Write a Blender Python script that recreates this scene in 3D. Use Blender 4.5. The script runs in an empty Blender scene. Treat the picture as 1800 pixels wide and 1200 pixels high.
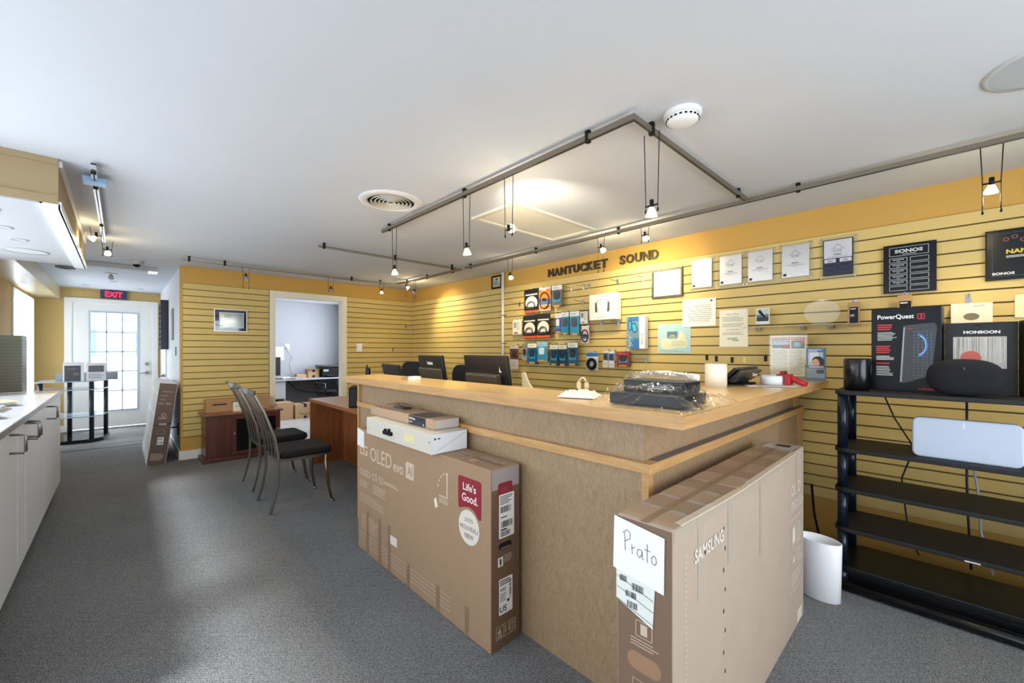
import bpy, bmesh, math, random
from mathutils import Matrix, Vector
random.seed(7)
R=math.radians
S=bpy.context.scene
COL=S.collection
# ---------------------------------------------------------------- camera, world, lights
cam_d=bpy.data.cameras.new('camera'); cam=bpy.data.objects.new('camera',cam_d); COL.objects.link(cam)
cam_d.sensor_width=36; cam_d.lens=728/1800*36; cam_d.shift_y=15/1800; cam_d.clip_start=.02; cam_d.clip_end=200
cam.location=(0,0,1.29); cam.rotation_euler=(R(90),0,math.atan2(688,728)+0.0)
cam.rotation_euler=(R(90),0,math.atan2(.7267916,.6868580))
S.camera=cam
S.view_settings.view_transform='Standard'; S.view_settings.look='None'; S.view_settings.gamma=1; S.view_settings.use_curve_mapping=False
S.view_settings.exposure=0.12
W=bpy.data.worlds.new('world'); S.world=W; W.use_nodes=True
bg=W.node_tree.nodes['Background']; bg.inputs[0].default_value=(.80,.90,1,1); bg.inputs[1].default_value=2.2
def light(kind,name,loc,energy,color,rot=(0,0,0),size=None,size_y=None,spot=None,blend=.6,radius=.03):
    d=bpy.data.lights.new(name,kind); d.energy=energy; d.color=color
    if kind=='AREA':
        d.shape='RECTANGLE'; d.size=size; d.size_y=size_y or size
    elif kind in('POINT','SPOT'): d.shadow_soft_size=radius
    if kind=='SPOT': d.spot_size=R(spot); d.spot_blend=blend
    o=bpy.data.objects.new(name,d); COL.objects.link(o); o.location=loc; o.rotation_euler=rot; return o
DAY=(.84,.92,1.0); WARM=(1,.81,.47)
# daylight through the two street windows behind the camera, the right-hand window, the hall door and the hall window
light('AREA','daylight_street_window',(-3.5,-1.10,1.45),36,DAY,(R(90),0,0),3.6,1.0)
light('AREA','daylight_shop_window',(-.1,-1.10,1.3),5,DAY,(R(90),0,0),1.9,1.8)
light('AREA','daylight_side_window',(1.68,1.3,1.25),55,DAY,(0,R(90),0),1.8,2.4)
light('AREA','daylight_hall_door',(-10.3,-.07,2.5),300,DAY,(0,R(-50),0),1.2,1.6)
light('AREA','daylight_hall_window',(-8.35,-1.25,1.3),90,DAY,(R(90),0,0),1.1,1.5)
light('AREA','office_fill',(-7.9,3.50,1.5),40,(.88,.93,1),(R(-90),0,0),1.5,1.1)  # added fill lamp that brightens the office, its source is unseen
sun=bpy.data.lights.new('soft_sun','SUN'); sun.energy=6.2; sun.angle=R(10); sun.color=(.93,.96,1)
suno=bpy.data.objects.new('soft_sun',sun); COL.objects.link(suno); suno.rotation_euler=Vector((-.10,.70,-1)).to_track_quat('-Z','Y').to_euler()
# ---------------------------------------------------------------- materials
def lin(h):
    c=[int(h[i:i+2],16)/255 for i in(0,2,4)]
    return tuple(x/12.92 if x<=.04045 else((x+.055)/1.055)**2.4 for x in c)+(1,)
MC={}
def mat(h,rough=.5,metal=0,emit=0,alpha=1,var=0,vscale=8,bump=0,bscale=200,spec=None,coat=0,trans=0):
    k=(h,rough,metal,emit,alpha,var,vscale,bump,bscale,spec,coat,trans)
    if k in MC: return MC[k]
    m=bpy.data.materials.new('m_'+h); m.use_nodes=True; nt=m.node_tree; b=nt.nodes['Principled BSDF']
    b.inputs['Base Color'].default_value=lin(h); b.inputs['Roughness'].default_value=rough; b.inputs['Metallic'].default_value=metal
    if spec is not None: b.inputs['Specular IOR Level'].default_value=spec
    if coat: b.inputs['Coat Weight'].default_value=coat
    if emit: b.inputs['Emission Color'].default_value=lin(h); b.inputs['Emission Strength'].default_value=emit
    if alpha<1: b.inputs['Alpha'].default_value=alpha
    if var or bump:
        tc=nt.nodes.new('ShaderNodeTexCoord')
    if var:
        n=nt.nodes.new('ShaderNodeTexNoise'); n.inputs['Scale'].default_value=vscale; n.inputs['Detail'].default_value=4
        nt.links.new(tc.outputs['Object'],n.inputs['Vector'])
        mx=nt.nodes.new('ShaderNodeMix'); mx.data_type='RGBA'; c=lin(h)
        mx.inputs[6].default_value=tuple(x*(1-var) for x in c[:3])+(1,); mx.inputs[7].default_value=tuple(min(1,x*(1+var)) for x in c[:3])+(1,)
        nt.links.new(n.outputs[0],mx.inputs[0]); nt.links.new(mx.outputs[2],b.inputs['Base Color'])
    if bump:
        n=nt.nodes.new('ShaderNodeTexNoise'); n.inputs['Scale'].default_value=bscale
        nt.links.new(tc.outputs['Object'],n.inputs['Vector'])
        bp=nt.nodes.new('ShaderNodeBump'); bp.inputs['Strength'].default_value=bump; bp.inputs['Distance'].default_value=.002
        nt.links.new(n.outputs[0],bp.inputs['Height']); nt.links.new(bp.outputs[0],b.inputs['Normal'])
    MC[k]=m; return m
def wood(name,c1,c2,scale=(60,60,3),rough=.35,dist=2.0,detail=3,bandmix=.6,coat=.2):
    m=bpy.data.materials.new(name); m.use_nodes=True; nt=m.node_tree; b=nt.nodes['Principled BSDF']; b.inputs['Roughness'].default_value=rough; b.inputs['Coat Weight'].default_value=coat; b.inputs['Coat Roughness'].default_value=.3
    tc=nt.nodes.new('ShaderNodeTexCoord'); mp=nt.nodes.new('ShaderNodeMapping'); mp.inputs['Scale'].default_value=scale
    n=nt.nodes.new('ShaderNodeTexNoise'); n.inputs['Scale'].default_value=1; n.inputs['Detail'].default_value=detail; n.inputs['Distortion'].default_value=dist
    r=nt.nodes.new('ShaderNodeValToRGB'); r.color_ramp.elements[0].position=.3; r.color_ramp.elements[1].position=.7
    r.color_ramp.elements[0].color=lin(c1); r.color_ramp.elements[1].color=lin(c2)
    nt.links.new(tc.outputs['Object'],mp.inputs[0]); nt.links.new(mp.outputs[0],n.inputs['Vector']); nt.links.new(n.outputs[0],r.inputs[0]); nt.links.new(r.outputs[0],b.inputs['Base Color'])
    return m
CURLY=wood('curly_maple_laminate','92775A','A98E6E',(80,80,26),.42,1.6)
MAPLE=wood('maple_worktop','D9B070','E2BC80',(3,40,3),.28,.6,coat=.3)
MAPLE_E=wood('maple_edge','B98A52','CCA06A',(6,6,60),.4,.8)
MAHOG=wood('mahogany','48211A','653225',(30,30,2.5),.35,1)
MAHOGT=wood('mahogany_top','7A4430','925A42',(30,3,3),.35,1)
CHERRY=wood('cherry','8A4E2A','A86A3C',(26,26,2.2),.38,1)
CHERRYT=wood('cherry_top','B07A55','C08E68',(3,30,3),.3,1)
CARD=mat('A08266',.85,var=.06,vscale=14,bump=.15)
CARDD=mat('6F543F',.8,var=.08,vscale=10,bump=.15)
CARDL=mat('AD9A88',.85,var=.07,vscale=8,bump=.15)
CARDY=mat('C49A68',.85,var=.05,vscale=12)
KPRINT=mat('CDB9A2',.8); WHITE=mat('F0F0EE',.5); PAPER=mat('F4F2EC',.7); BLK=mat('08080A',.5,spec=.3); BLKG=mat('0A0B0E',.18); BLKM=mat('0E0E10',.6,spec=.3)
CHROME=mat('C8CACC',.22,1); STEEL=mat('9A9B9D',.35,1); GUN=mat('80786C',.5,.6); INK=mat('22222A',.6); GREY=mat('8B8E92',.5)
RED=mat('B3202A',.5); LGRED=mat('8E2230',.5); BLUE=mat('1C6FA8',.4); TEAL=mat('1E86A8',.4); ORANGE=mat('D9712A',.5); NAVY=mat('121A33',.25)
TRIMW=mat('ECEBE6',.4); PWHITE=mat('EDEFF2',.45)
TAPE=mat('A58E78',.22,alpha=.75)
def clear(name,fac=.12,tint=(1,1,1,1),rough=.03,extra=None):
    m=bpy.data.materials.new(name); m.use_nodes=True; nt=m.node_tree; nt.nodes.clear()
    o=nt.nodes.new('ShaderNodeOutputMaterial'); t=nt.nodes.new('ShaderNodeBsdfTransparent'); t.inputs[0].default_value=tint
    g=nt.nodes.new('ShaderNodeBsdfGlossy'); g.inputs['Roughness'].default_value=rough
    mx=nt.nodes.new('ShaderNodeMixShader'); lw=nt.nodes.new('ShaderNodeLayerWeight'); lw.inputs[0].default_value=.5; fr=nt.nodes.new('ShaderNodeMath'); fr.operation='POWER'; fr.inputs[1].default_value=4; nt.links.new(lw.outputs['Facing'],fr.inputs[0])
    g.inputs[0].default_value=(1,1,1,1)
    ad=nt.nodes.new('ShaderNodeMath'); ad.operation='ADD'; ad.inputs[1].default_value=fac; ad.use_clamp=True
    nt.links.new(fr.outputs[0],ad.inputs[0]); nt.links.new(ad.outputs[0],mx.inputs[0])
    nt.links.new(t.outputs[0],mx.inputs[1]); nt.links.new(g.outputs[0],mx.inputs[2])
    if extra:
        d=nt.nodes.new('ShaderNodeBsdfDiffuse'); d.inputs[0].default_value=(.9,.93,.97,1); m2=nt.nodes.new('ShaderNodeMixShader'); m2.inputs[0].default_value=extra
        nt.links.new(mx.outputs[0],m2.inputs[1]); nt.links.new(d.outputs[0],m2.inputs[2]); nt.links.new(m2.outputs[0],o.inputs[0])
    else: nt.links.new(mx.outputs[0],o.inputs[0])
    return m
GLASS=clear('window_glass',.02); ACR=clear('clear_acrylic',.03,(.97,.98,.96,1),.08,.035); BLIS=clear('blister_plastic',.0,rough=.06); FILM=clear('plastic_film',.06,rough=.04,extra=.01); LACE=clear('lace',.0,rough=.5,extra=.75)
PLATE=mat('C9C9CB',.32,.85)
def carpet():
    m=bpy.data.materials.new('carpet'); m.use_nodes=True; nt=m.node_tree; b=nt.nodes['Principled BSDF']; b.inputs['Roughness'].default_value=.95; b.inputs['Specular IOR Level'].default_value=.1
    tc=nt.nodes.new('ShaderNodeTexCoord')
    mp=nt.nodes.new('ShaderNodeMapping'); mp.inputs['Rotation'].default_value=(0,0,.75); mp.inputs['Scale'].default_value=(1,1,1)
    nt.links.new(tc.outputs['Object'],mp.inputs[0])
    w=nt.nodes.new('ShaderNodeTexWave'); w.inputs['Scale'].default_value=34; w.inputs['Distortion'].default_value=7; w.inputs['Detail'].default_value=2; w.inputs['Detail Scale'].default_value=4
    nt.links.new(mp.outputs[0],w.inputs[0])
    n=nt.nodes.new('ShaderNodeTexNoise'); n.inputs['Scale'].default_value=160; n.inputs['Detail'].default_value=2; nt.links.new(mp.outputs[0],n.inputs['Vector'])
    n2=nt.nodes.new('ShaderNodeTexNoise'); n2.inputs['Scale'].default_value=1.2; n2.inputs['Detail'].default_value=3; nt.links.new(mp.outputs[0],n2.inputs['Vector'])
    a=nt.nodes.new('ShaderNodeMath'); a.operation='ADD'; nt.links.new(w.outputs['Fac'],a.inputs[0])
    a2=nt.nodes.new('ShaderNodeMath'); a2.operation='MULTIPLY'; a2.inputs[1].default_value=1.6; nt.links.new(n.outputs[0],a2.inputs[0]); nt.links.new(a2.outputs[0],a.inputs[1])
    a3=nt.nodes.new('ShaderNodeMath'); a3.operation='MULTIPLY_ADD'; a3.inputs[1].default_value=.42; nt.links.new(a.outputs[0],a3.inputs[0]); 
    a4=nt.nodes.new('ShaderNodeMath'); a4.operation='MULTIPLY'; a4.inputs[1].default_value=.25; nt.links.new(n2.outputs[0],a4.inputs[0]); nt.links.new(a4.outputs[0],a3.inputs[2])
    r=nt.nodes.new('ShaderNodeValToRGB'); r.color_ramp.elements[0].position=.3; r.color_ramp.elements[1].position=.95
    r.color_ramp.elements[0].color=lin('3B3B3B'); r.color_ramp.elements[1].color=lin('949494')
    nt.links.new(a3.outputs[0],r.inputs[0]); nt.links.new(r.outputs[0],b.inputs['Base Color'])
    bp=nt.nodes.new('ShaderNodeBump'); bp.inputs['Distance'].default_value=.004; bp.inputs['Strength'].default_value=.5; nt.links.new(a.outputs[0],bp.inputs['Height']); nt.links.new(bp.outputs[0],b.inputs['Normal'])
    return m
CARPET=carpet()
CEIL=mat('D0D4DA',.9,var=.02,vscale=3); PAINT=mat('C69C4C',.7,var=.03,vscale=4); PAINTH=mat('C3A566',.75,var=.03,vscale=4)
SLAT=mat('D0B670',.55,var=.04,vscale=6); GROOVE=mat('5E4A22',.8); OFFW=mat('C6CAD2',.8)
# ---------------------------------------------------------------- mesh helpers
class MB:
    def __init__(s): s.bm=bmesh.new(); s.mats=[]; s.X=Matrix.Identity(4)
    def mi(s,m):
        if m is None: return 0
        if m not in s.mats: s.mats.append(m)
        return s.mats.index(m)
    def v(s,*p): return s.bm.verts.new(s.X@Vector(p))
    def f(s,vs,m=None,sm=False):
        try: f=s.bm.faces.new(vs)
        except ValueError: return
        f.material_index=s.mi(m); f.smooth=sm; return f
    def box(s,x0,x1,y0,y1,z0,z1,m=None):
        V=[s.v(x,y,z) for z in(z0,z1) for x,y in((x0,y0),(x1,y0),(x1,y1),(x0,y1))]
        for a in((3,2,1,0),(4,5,6,7),(0,1,5,4),(1,2,6,5),(2,3,7,6),(3,0,4,7)): s.f([V[i] for i in a],m)
        return s
    def rect(s,x0,x1,z0,z1,y,m=None): s.f([s.v(x0,y,z0),s.v(x1,y,z0),s.v(x1,y,z1),s.v(x0,y,z1)],m); return s
    def poly(s,pts,y,m=None): s.f([s.v(x,y,z) for x,z in pts],m); return s
    def frame(s,x0,x1,z0,z1,t,y0,y1,m=None):
        s.box(x0,x1,y0,y1,z1-t,z1,m); s.box(x0,x1,y0,y1,z0,z0+t,m); s.box(x0,x0+t,y0,y1,z0+t,z1-t,m); s.box(x1-t,x1,y0,y1,z0+t,z1-t,m); return s
    def outline(s,x0,x1,z0,z1,t,y,m=None):
        s.rect(x0,x1,z1-t,z1,y,m); s.rect(x0,x1,z0,z0+t,y,m); s.rect(x0,x0+t,z0,z1,y,m); s.rect(x1-t,x1,z0,z1,y,m); return s
    def disc(s,cx,cz,rx,rz,y,m=None,n=28,inner=0,a0=0,a1=2*math.pi):
        P=[(math.cos(a0+(a1-a0)*i/n),math.sin(a0+(a1-a0)*i/n)) for i in range(n+(1 if a1-a0<6.28 else 0))]
        if not inner: s.poly([(cx+rx*c,cz+rz*q) for c,q in P],y,m)
        else:
            k=len(P)
            for i in range(k if k==n else k-1):
                a=P[i];b=P[(i+1)%k]
                s.f([s.v(cx+rx*a[0],y,cz+rz*a[1]),s.v(cx+rx*b[0],y,cz+rz*b[1]),s.v(cx+inner*rx*b[0],y,cz+inner*rz*b[1]),s.v(cx+inner*rx*a[0],y,cz+inner*rz*a[1])],m)
        return s
    def rrect(s,x0,x1,z0,z1,r,y,m=None):
        s.poly(rr(x0,x1,z0,z1,r),y,m); return s
    def prism(s,pts,z0,z1,m=None,mside=None,sm=False):
        a=[s.v(x,y,z0) for x,y in pts]; b=[s.v(x,y,z1) for x,y in pts]; n=len(pts)
        s.f(a[::-1],m); s.f(b,m)
        for i in range(n): s.f([a[i],a[(i+1)%n],b[(i+1)%n],b[i]],mside or m,sm)
        return s
    def prismy(s,pts,y0,y1,m=None,mside=None,sm=False):
        a=[s.v(x,y0,z) for x,z in pts]; b=[s.v(x,y1,z) for x,z in pts]; n=len(pts)
        s.f(a,m); s.f(b[::-1],m)
        for i in range(n): s.f([a[i],b[i],b[(i+1)%n],a[(i+1)%n]],mside or m,sm)
        return s
    def tube(s,pts,r,n=8,m=None,closed=False,w=None,cap=True):
        P=[Vector(p) for p in pts]; k=len(P); rings=[]; up=Vector((0,0,1))
        for i,p in enumerate(P):
            t=(P[(i+1)%k]-P[i-1]) if closed else (P[min(i+1,k-1)]-P[max(i-1,0)])
            t.normalize(); ref=up if abs(t.z)<.95 else Vector((0,1,0))
            a=t.cross(ref).normalized(); b=t.cross(a).normalized()
            rr_=r[i] if isinstance(r,(list,tuple)) else r
            if w: rings.append([s.v(*(p+a*sx*w[0]/2+b*sy*w[1]/2)) for sx,sy in((-1,-1),(1,-1),(1,1),(-1,1))])
            else: rings.append([s.v(*(p+a*math.cos(2*math.pi*j/n)*rr_+b*math.sin(2*math.pi*j/n)*rr_)) for j in range(n)])
        q=len(rings[0])
        for i in range(k if closed else k-1):
            A=rings[i];B=rings[(i+1)%k]
            for j in range(q): s.f([A[j],A[(j+1)%q],B[(j+1)%q],B[j]],m,not w)
        if not closed and cap: s.f(rings[0][::-1],m); s.f(rings[-1],m)
        return s
    def cyl(s,p0,p1,r,n=16,m=None,r2=None): return s.tube([p0,p1],[r,r if r2 is None else r2],n,m)
    def lathe(s,prof,c=(0,0,0),n=24,m=None,sx=1,sy=1,cap0=True,cap1=True):
        rings=[[s.v(c[0]+r*sx*math.cos(2*math.pi*j/n),c[1]+r*sy*math.sin(2*math.pi*j/n),c[2]+z) for j in range(n)] for r,z in prof]
        for A,B in zip(rings,rings[1:]):
            for j in range(n): s.f([A[j],A[(j+1)%n],B[(j+1)%n],B[j]],m,True)
        if cap0: s.f(rings[0][::-1],m)
        if cap1: s.f(rings[-1],m)
        return s
    def sphere(s,c,rx,ry,rz,m=None,n=16,k=10,e=1.0):
        g=lambda v:math.copysign(abs(v)**e,v)
        rings=[]
        for i in range(k+1):
            a=-math.pi/2+math.pi*i/k
            rings.append([s.v(c[0]+rx*max(.001,math.cos(a)**e if math.cos(a)>0 else 0)*g(math.cos(2*math.pi*j/n)),c[1]+ry*max(.001,math.cos(a)**e if math.cos(a)>0 else 0)*g(math.sin(2*math.pi*j/n)),c[2]+rz*g(math.sin(a))) for j in range(n)])
        for A,B in zip(rings,rings[1:]):
            for j in range(n): s.f([A[j],A[(j+1)%n],B[(j+1)%n],B[j]],m,True)
        return s
    def text(s,t,x0,x1,z0,z1,y,m=None,bold=0,ext=0,rot=0):
        me=textmesh(t,bold,ext); vs=me.vertices
        if not len(vs): return s
        xs=[v.co.x for v in vs]; ys=[v.co.y for v in vs]; a,b,c,d=min(xs),max(xs),min(ys),max(ys)
        nv=[]
        for v in vs:
            u=(v.co.x-a)/max(b-a,1e-6); w=(v.co.y-c)/max(d-c,1e-6)
            if rot==180: u,w=1-u,1-w
            nv.append(s.v(x0+(x1-x0)*u,y-(v.co.z+ext if ext else 0),z0+(z1-z0)*w))
        for p in me.polygons: s.f([nv[i] for i in p.vertices],m)
        return s
    def lines(s,x0,x1,z0,z1,n,y,m=None,fill=.45,ragged=.35):
        for i in range(n):
            z=z1-(i+.5)*(z1-z0)/n; h=(z1-z0)/n*fill/2
            s.rect(x0,x1-(x1-x0)*random.random()*ragged,z-h,z+h,y,m)
        return s
    def bars(s,x0,x1,z0,z1,y,m=None,n=22):
        for i in range(n):
            a=x0+(x1-x0)*i/n; s.rect(a,a+(x1-x0)/n*random.choice((.3,.5,.7)),z0,z1,y,m)
        return s
TM={}
def textmesh(t,bold,ext):
    k=(t,bold,ext)
    if k not in TM:
        c=bpy.data.curves.new('lettering','FONT'); c.body=t; c.size=1; c.offset=bold; c.extrude=ext; c.resolution_u=3
        o=bpy.data.objects.new('lettering',c); COL.objects.link(o)
        me=bpy.data.meshes.new_from_object(o); TM[k]=me
        bpy.data.objects.remove(o); bpy.data.curves.remove(c)
    return TM[k]
def rr(x0,x1,z0,z1,r,n=6):
    P=[]
    for cx,cz,a in((x1-r,z1-r,0),(x0+r,z1-r,90),(x0+r,z0+r,180),(x1-r,z0+r,270)):
        for i in range(n+1): t=R(a+90*i/n); P.append((cx+r*math.cos(t),cz+r*math.sin(t)))
    return P
def obj(name,mb,m=None,parent=None,bev=0,label=None,solid=0,sub=0):
    bm=mb.bm
    if not mb.mats: mb.mats=[m or WHITE]
    elif m and m not in mb.mats: pass
    bmesh.ops.recalc_face_normals(bm,faces=bm.faces[:]) if bev or getattr(mb,'rec',False) else None
    for e in bm.edges:
        if len(e.link_faces)==2 and e.calc_face_angle(0)>R(35): e.smooth=False
    me=bpy.data.meshes.new(name); bm.to_mesh(me); bm.free()
    for q in mb.mats: me.materials.append(q)
    o=bpy.data.objects.new(name,me); COL.objects.link(o)
    if parent: o.parent=parent
    if bev:
        b=o.modifiers.new('bevel','BEVEL'); b.width=bev; b.segments=2; b.limit_method='ANGLE'
    if solid:
        b=o.modifiers.new('solid','SOLIDIFY'); b.thickness=solid
    if sub:
        b=o.modifiers.new('sub','SUBSURF'); b.levels=sub; b.render_levels=sub
    if label: o['label']=label
    return o
def thing(name,label,cat,loc=(0,0,0),rz=0,group=None,rot=None):
    o=bpy.data.objects.new(name,None); COL.objects.link(o); o.empty_display_size=.05; o.location=loc; o.rotation_euler=rot or (0,0,R(rz))
    o['label']=label; o['category']=cat
    if group: o['group']=group
    return o
def struct(name,mb,m,parent=None,bev=0):
    o=obj(name,mb,m,parent,bev)
    if not parent: o['kind']='structure'
    return o
def B(*a,m=None): return MB().box(*a,m=m)
def copy_tree(o,parent=None):
    c=o.copy(); COL.objects.link(c)
    if parent: c.parent=parent
    for ch in [x for x in KIDS.get(o.name,[])]: copy_tree(ch,c)
    return c
KIDS={}
def kids(o):
    for x in list(COL.objects):
        if x.parent: KIDS.setdefault(x.parent.name,[])
        if x.parent and x not in KIDS[x.parent.name]: KIDS[x.parent.name].append(x)
# ---------------------------------------------------------------- the room
H=2.28; YW=3.55; XB=-6.19; YF=-.95; YH=.51; XH=-9.55
struct('floor',B(-9.7,1.75,-1.05,YH+.06,-.05,0).box(-6.25,1.75,YH+.06,YW+.1,-.05,0),CARPET)
struct('floor_office',B(-9.5,-6.25,YH+.06,YW+.1,-.05,0.0),mat('D0D2D2',.25,var=.22,vscale=5))
struct('ceiling',B(-9.7,1.8,-1.1,YW+.15,H,H+.1),CEIL)
def slat_profile(mb,x0,x1,ztop,zbot):
    p=.0762; n=int(round((ztop-zbot)/p)); p=(ztop-zbot)/n
    for i in range(n):
        a=zbot+i*p
        mb.box(x0,x1,-.018,0,a+.0045,a+p-.0045,SLAT)
    mb.box(x0,x1,-.006,0,zbot,ztop,GROOVE)
w=MB(); w.X=Matrix.Translation((0,YW,0)); w.box(XB,1.7,0,.1,0,H,PAINT); slat_profile(w,XB,1.68,2.083,.266); struct('wall_back',w,PAINT)
w=MB(); w.X=Matrix.Translation((XB,0,0))@Matrix.Rotation(R(90),4,'Z')   # local x = world y, local -y = world +x
w.box(YH,1.45,0,.12,0,H,PAINT); w.box(2.43,YW+.05,0,.12,0,H,PAINT); w.box(1.45,2.43,0,.12,2.03,H,PAINT)
slat_profile(w,YH+.02,1.42,2.083,.266); slat_profile(w,2.45,YW-.018,2.083,.266)
struct('wall_left',w,PAINT)
WHWALL=mat('E4E8EE',.45)
struct('wall_hall_right',B(XH,XB-.12,YH,YH+.1,0,H),WHWALL)
struct('wall_hall_end',B(XH-.12,XH,YF-.1,-.575,0,H).box(XH-.12,XH,.405,YH+.1,0,H).box(XH-.12,XH,-.575,.405,2.05,H),PAINTH)
# street wall with two openings (hall window, long window over the cabinets) and the shop window by the camera
w=MB()
def wall_open(mb,x0,x1,ops,y0,y1,m):
    x=x0
    for a,b,c,d in ops:
        mb.box(x,a,y0,y1,0,H,m); mb.box(a,b,y0,y1,0,c,m); mb.box(a,b,y0,y1,d,H,m); x=b
    mb.box(x,x1,y0,y1,0,H,m)
wall_open(w,XH,1.7,[(-9.0,-7.80,.35,2.03),(-5.25,-2.50,.95,2.2),(-2.38,.85,.2,2.2)],YF-.1,YF,mat('B98F3F',.7,var=.03))
struct('wall_front',w,None)
w=MB(); w.box(1.6,1.7,YF,.1,0,H).box(1.6,1.7,2.5,YW,0,H).box(1.6,1.7,.1,2.5,0,.35).box(1.6,1.7,.1,2.5,2.15,H); struct('wall_right',w,PAINT)
struct('wall_office_back',B(-9.52,-9.40,YH+.1,YW+.1,0,H),OFFW)
struct('wall_office_left',B(-9.40,XB-.12,YH+.1,YH+.16,0,H),OFFW)
w=MB(); w.box(-9.4,-8.7,YW,YW+.1,0,H).box(-7.1,XB-.05,YW,YW+.1,0,H).box(-8.7,-7.1,YW,YW+.1,0,.9).box(-8.7,-7.1,YW,YW+.1,2.1,H); struct('wall_office_right',w,OFFW)
# windows
def window(name,x0,x1,z0,z1,y,nx,nz):
    w=struct(name,MB().frame(x0,x1,z0,z1,.05,y-.09,y-.02),TRIMW); 
    mb=MB()
    for i in range(1,nx): a=x0+(x1-x0)*i/nx; mb.box(a-.012,a+.012,y-.075,y-.045,z0+.05,z1-.05)
    for i in range(1,nz): a=z0+(z1-z0)*i/nz; mb.box(x0+.05,x1-.05,y-.075,y-.045,a-.012,a+.012)
    if nx+nz>2: obj('glazing_bar',mb,TRIMW,w)
    obj('pane',B(x0+.05,x1-.05,y-.062,y-.058,z0+.05,z1-.05),GLASS,w)
    obj('casing',MB().frame(x0-.07,x1+.07,z0-.07,z1+.02 if z1>1.98 else z1+.07,.07,y,y+.015),TRIMW,w)
window('window_1',-9.0,-7.80,.35,2.03,YF,2,3)
window('window_2',-5.25,-2.50,.95,2.2,YF,4,1)
window('window_3',-2.38,.85,.2,2.2,YF,3,1)
w=MB(); w.X=Matrix.Translation((1.6,0,0))@Matrix.Rotation(R(90),4,'Z'); w.frame(.1,2.5,.35,2.15,.05,-.09,-.02); w4=struct('window_4',w,TRIMW)
w=MB(); w.X=Matrix.Translation((1.6,0,0))@Matrix.Rotation(R(90),4,'Z'); w.box(.15,2.45,-.062,-.058,.4,2.1); obj('pane',w,GLASS,w4)
w5=struct('window_5',MB().frame(-8.7,-7.1,.9,2.1,.05,YW+.02,YW+.09),TRIMW); obj('pane',B(-8.65,-7.15,YW+.058,YW+.062,.95,2.05),GLASS,w5)
# skirting and door casing
struct('baseboard_left',MB().box(XB,XB+.014,YH,1.43,0,.105).box(XB,XB+.014,2.45,YW-.02,0,.105),TRIMW,bev=.003)
struct('baseboard_hall_right',B(XH,XB-.0,YH-.014,YH,0,.105),TRIMW)
struct('baseboard_hall_end',MB().box(XH,XH+.014,YF,-.64,0,.105).box(XH,XH+.014,.47,YH-.014,0,.105),TRIMW)
struct('baseboard_back',B(XB,1.6,YW-.014,YW,0,.105),PAINT)
t=MB()
t.box(XB,XB+.022,1.43,1.50,0,2.08).box(XB,XB+.022,2.38,2.45,0,2.08).box(XB,XB+.022,1.50,2.38,2.0,2.08).box(XB-.12,XB,1.45,1.50,0,2.03).box(XB-.12,XB,2.38,2.43,0,2.03).box(XB-.12,XB,1.50,2.38,2.0,2.03)
struct('trim_1',t,mat('EDE6D2',.4),bev=.003)
t=MB().box(XH,XH+.02,-.645,-.565,0,2.125).box(XH,XH+.02,.395,.475,0,2.125).box(XH,XH+.02,-.565,.395,2.045,2.125); struct('trim_2',t,TRIMW,bev=.003)
# boxed-in soffits on the street side
SOF=mat('9F8B68',.7)
struct('trim_3',B(-5.33,-3.18,YF,-.235,2.045,H-.0005,m=SOF).box(-5.33,-3.18,YF,-.29,2.038,2.045,mat('B4B5B7',.8)),SOF)
struct('trim_4',MB().box(-5.33,-3.2,-.235,-.222,H-.035,H-.001).box(-5.345,-3.18,-.30,-.228,2.02,2.045).box(-5.345,-3.18,-.235,-.224,2.02,2.06),mat('F2F3F6',.3))
struct('trim_5',B(-3.18,-3.172,YF,-.235,H-.03,H-.0005).box(-3.18,-3.172,YF,-.235,2.045,2.085),SOF)
struct('trim_6',B(-9.55,-5.34,YF,-.685,2.09,H-.0005),mat('C9BC98',.3,spec=.6))
struct('trim_7',B(-7.72,-7.66,YF,YH,0,.006),mat('4A4A4C',.6))
# ---------------------------------------------------------------- hall end: glazed door, exit sign
d=struct('door_1',MB().box(XH-.06,XH-.015,-.565,-.36,.02,2.045).box(XH-.06,XH-.015,.215,.395,.02,2.045).box(XH-.06,XH-.015,-.36,.215,.02,.29).box(XH-.06,XH-.015,-.36,.215,1.91,2.045),TRIMW)
mb=MB().box(XH-.025,XH-.005,-.375,-.35,.275,1.925).box(XH-.025,XH-.005,.205,.23,.275,1.925).box(XH-.025,XH-.005,-.35,.205,.275,.30).box(XH-.025,XH-.005,-.35,.205,1.9,1.925)
for i in(1,2): a=-.36+.575*i/3; mb.box(XH-.045,XH-.02,a-.009,a+.009,.29,1.91)
for i in range(1,5): a=.29+1.62*i/5; mb.box(XH-.045,XH-.02,-.36,.215,a-.009,a+.009)
obj('glazing_bar',mb,mat('B9C4D0',.4),d)
obj('pane',B(XH-.036,XH-.032,-.36,.215,.29,1.91),GLASS,d)
mb=MB().cyl((XH-.015,.335,.90),(XH+.035,.335,.90),.028).tube([(XH+.03,.335,.90),(XH+.045,.30,.90),(XH+.045,.23,.895)],.010); obj('handle',mb,STEEL,d)
obj('deadbolt',MB().cyl((XH-.015,.335,1.05),(XH+.01,.335,1.05),.03).box(XH+.01,XH+.03,.325,.345,1.035,1.065),STEEL,d)
d=struct('door_2',B(-8.95,-8.2,YH-.012,YH-.001,.01,2.0),mat('E8EBF0',.4),bev=.003)
obj('handle',MB().cyl((-8.28,YH-.012,.9),(-8.28,YH-.06,.9),.022).tube([(-8.28,YH-.06,.9),(-8.38,YH-.06,.9)],.009),STEEL,d)
t=thing('exit_sign','blue and red illuminated EXIT sign above the glazed door','sign',(XH+.02,-.08,2.14),90)
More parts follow.
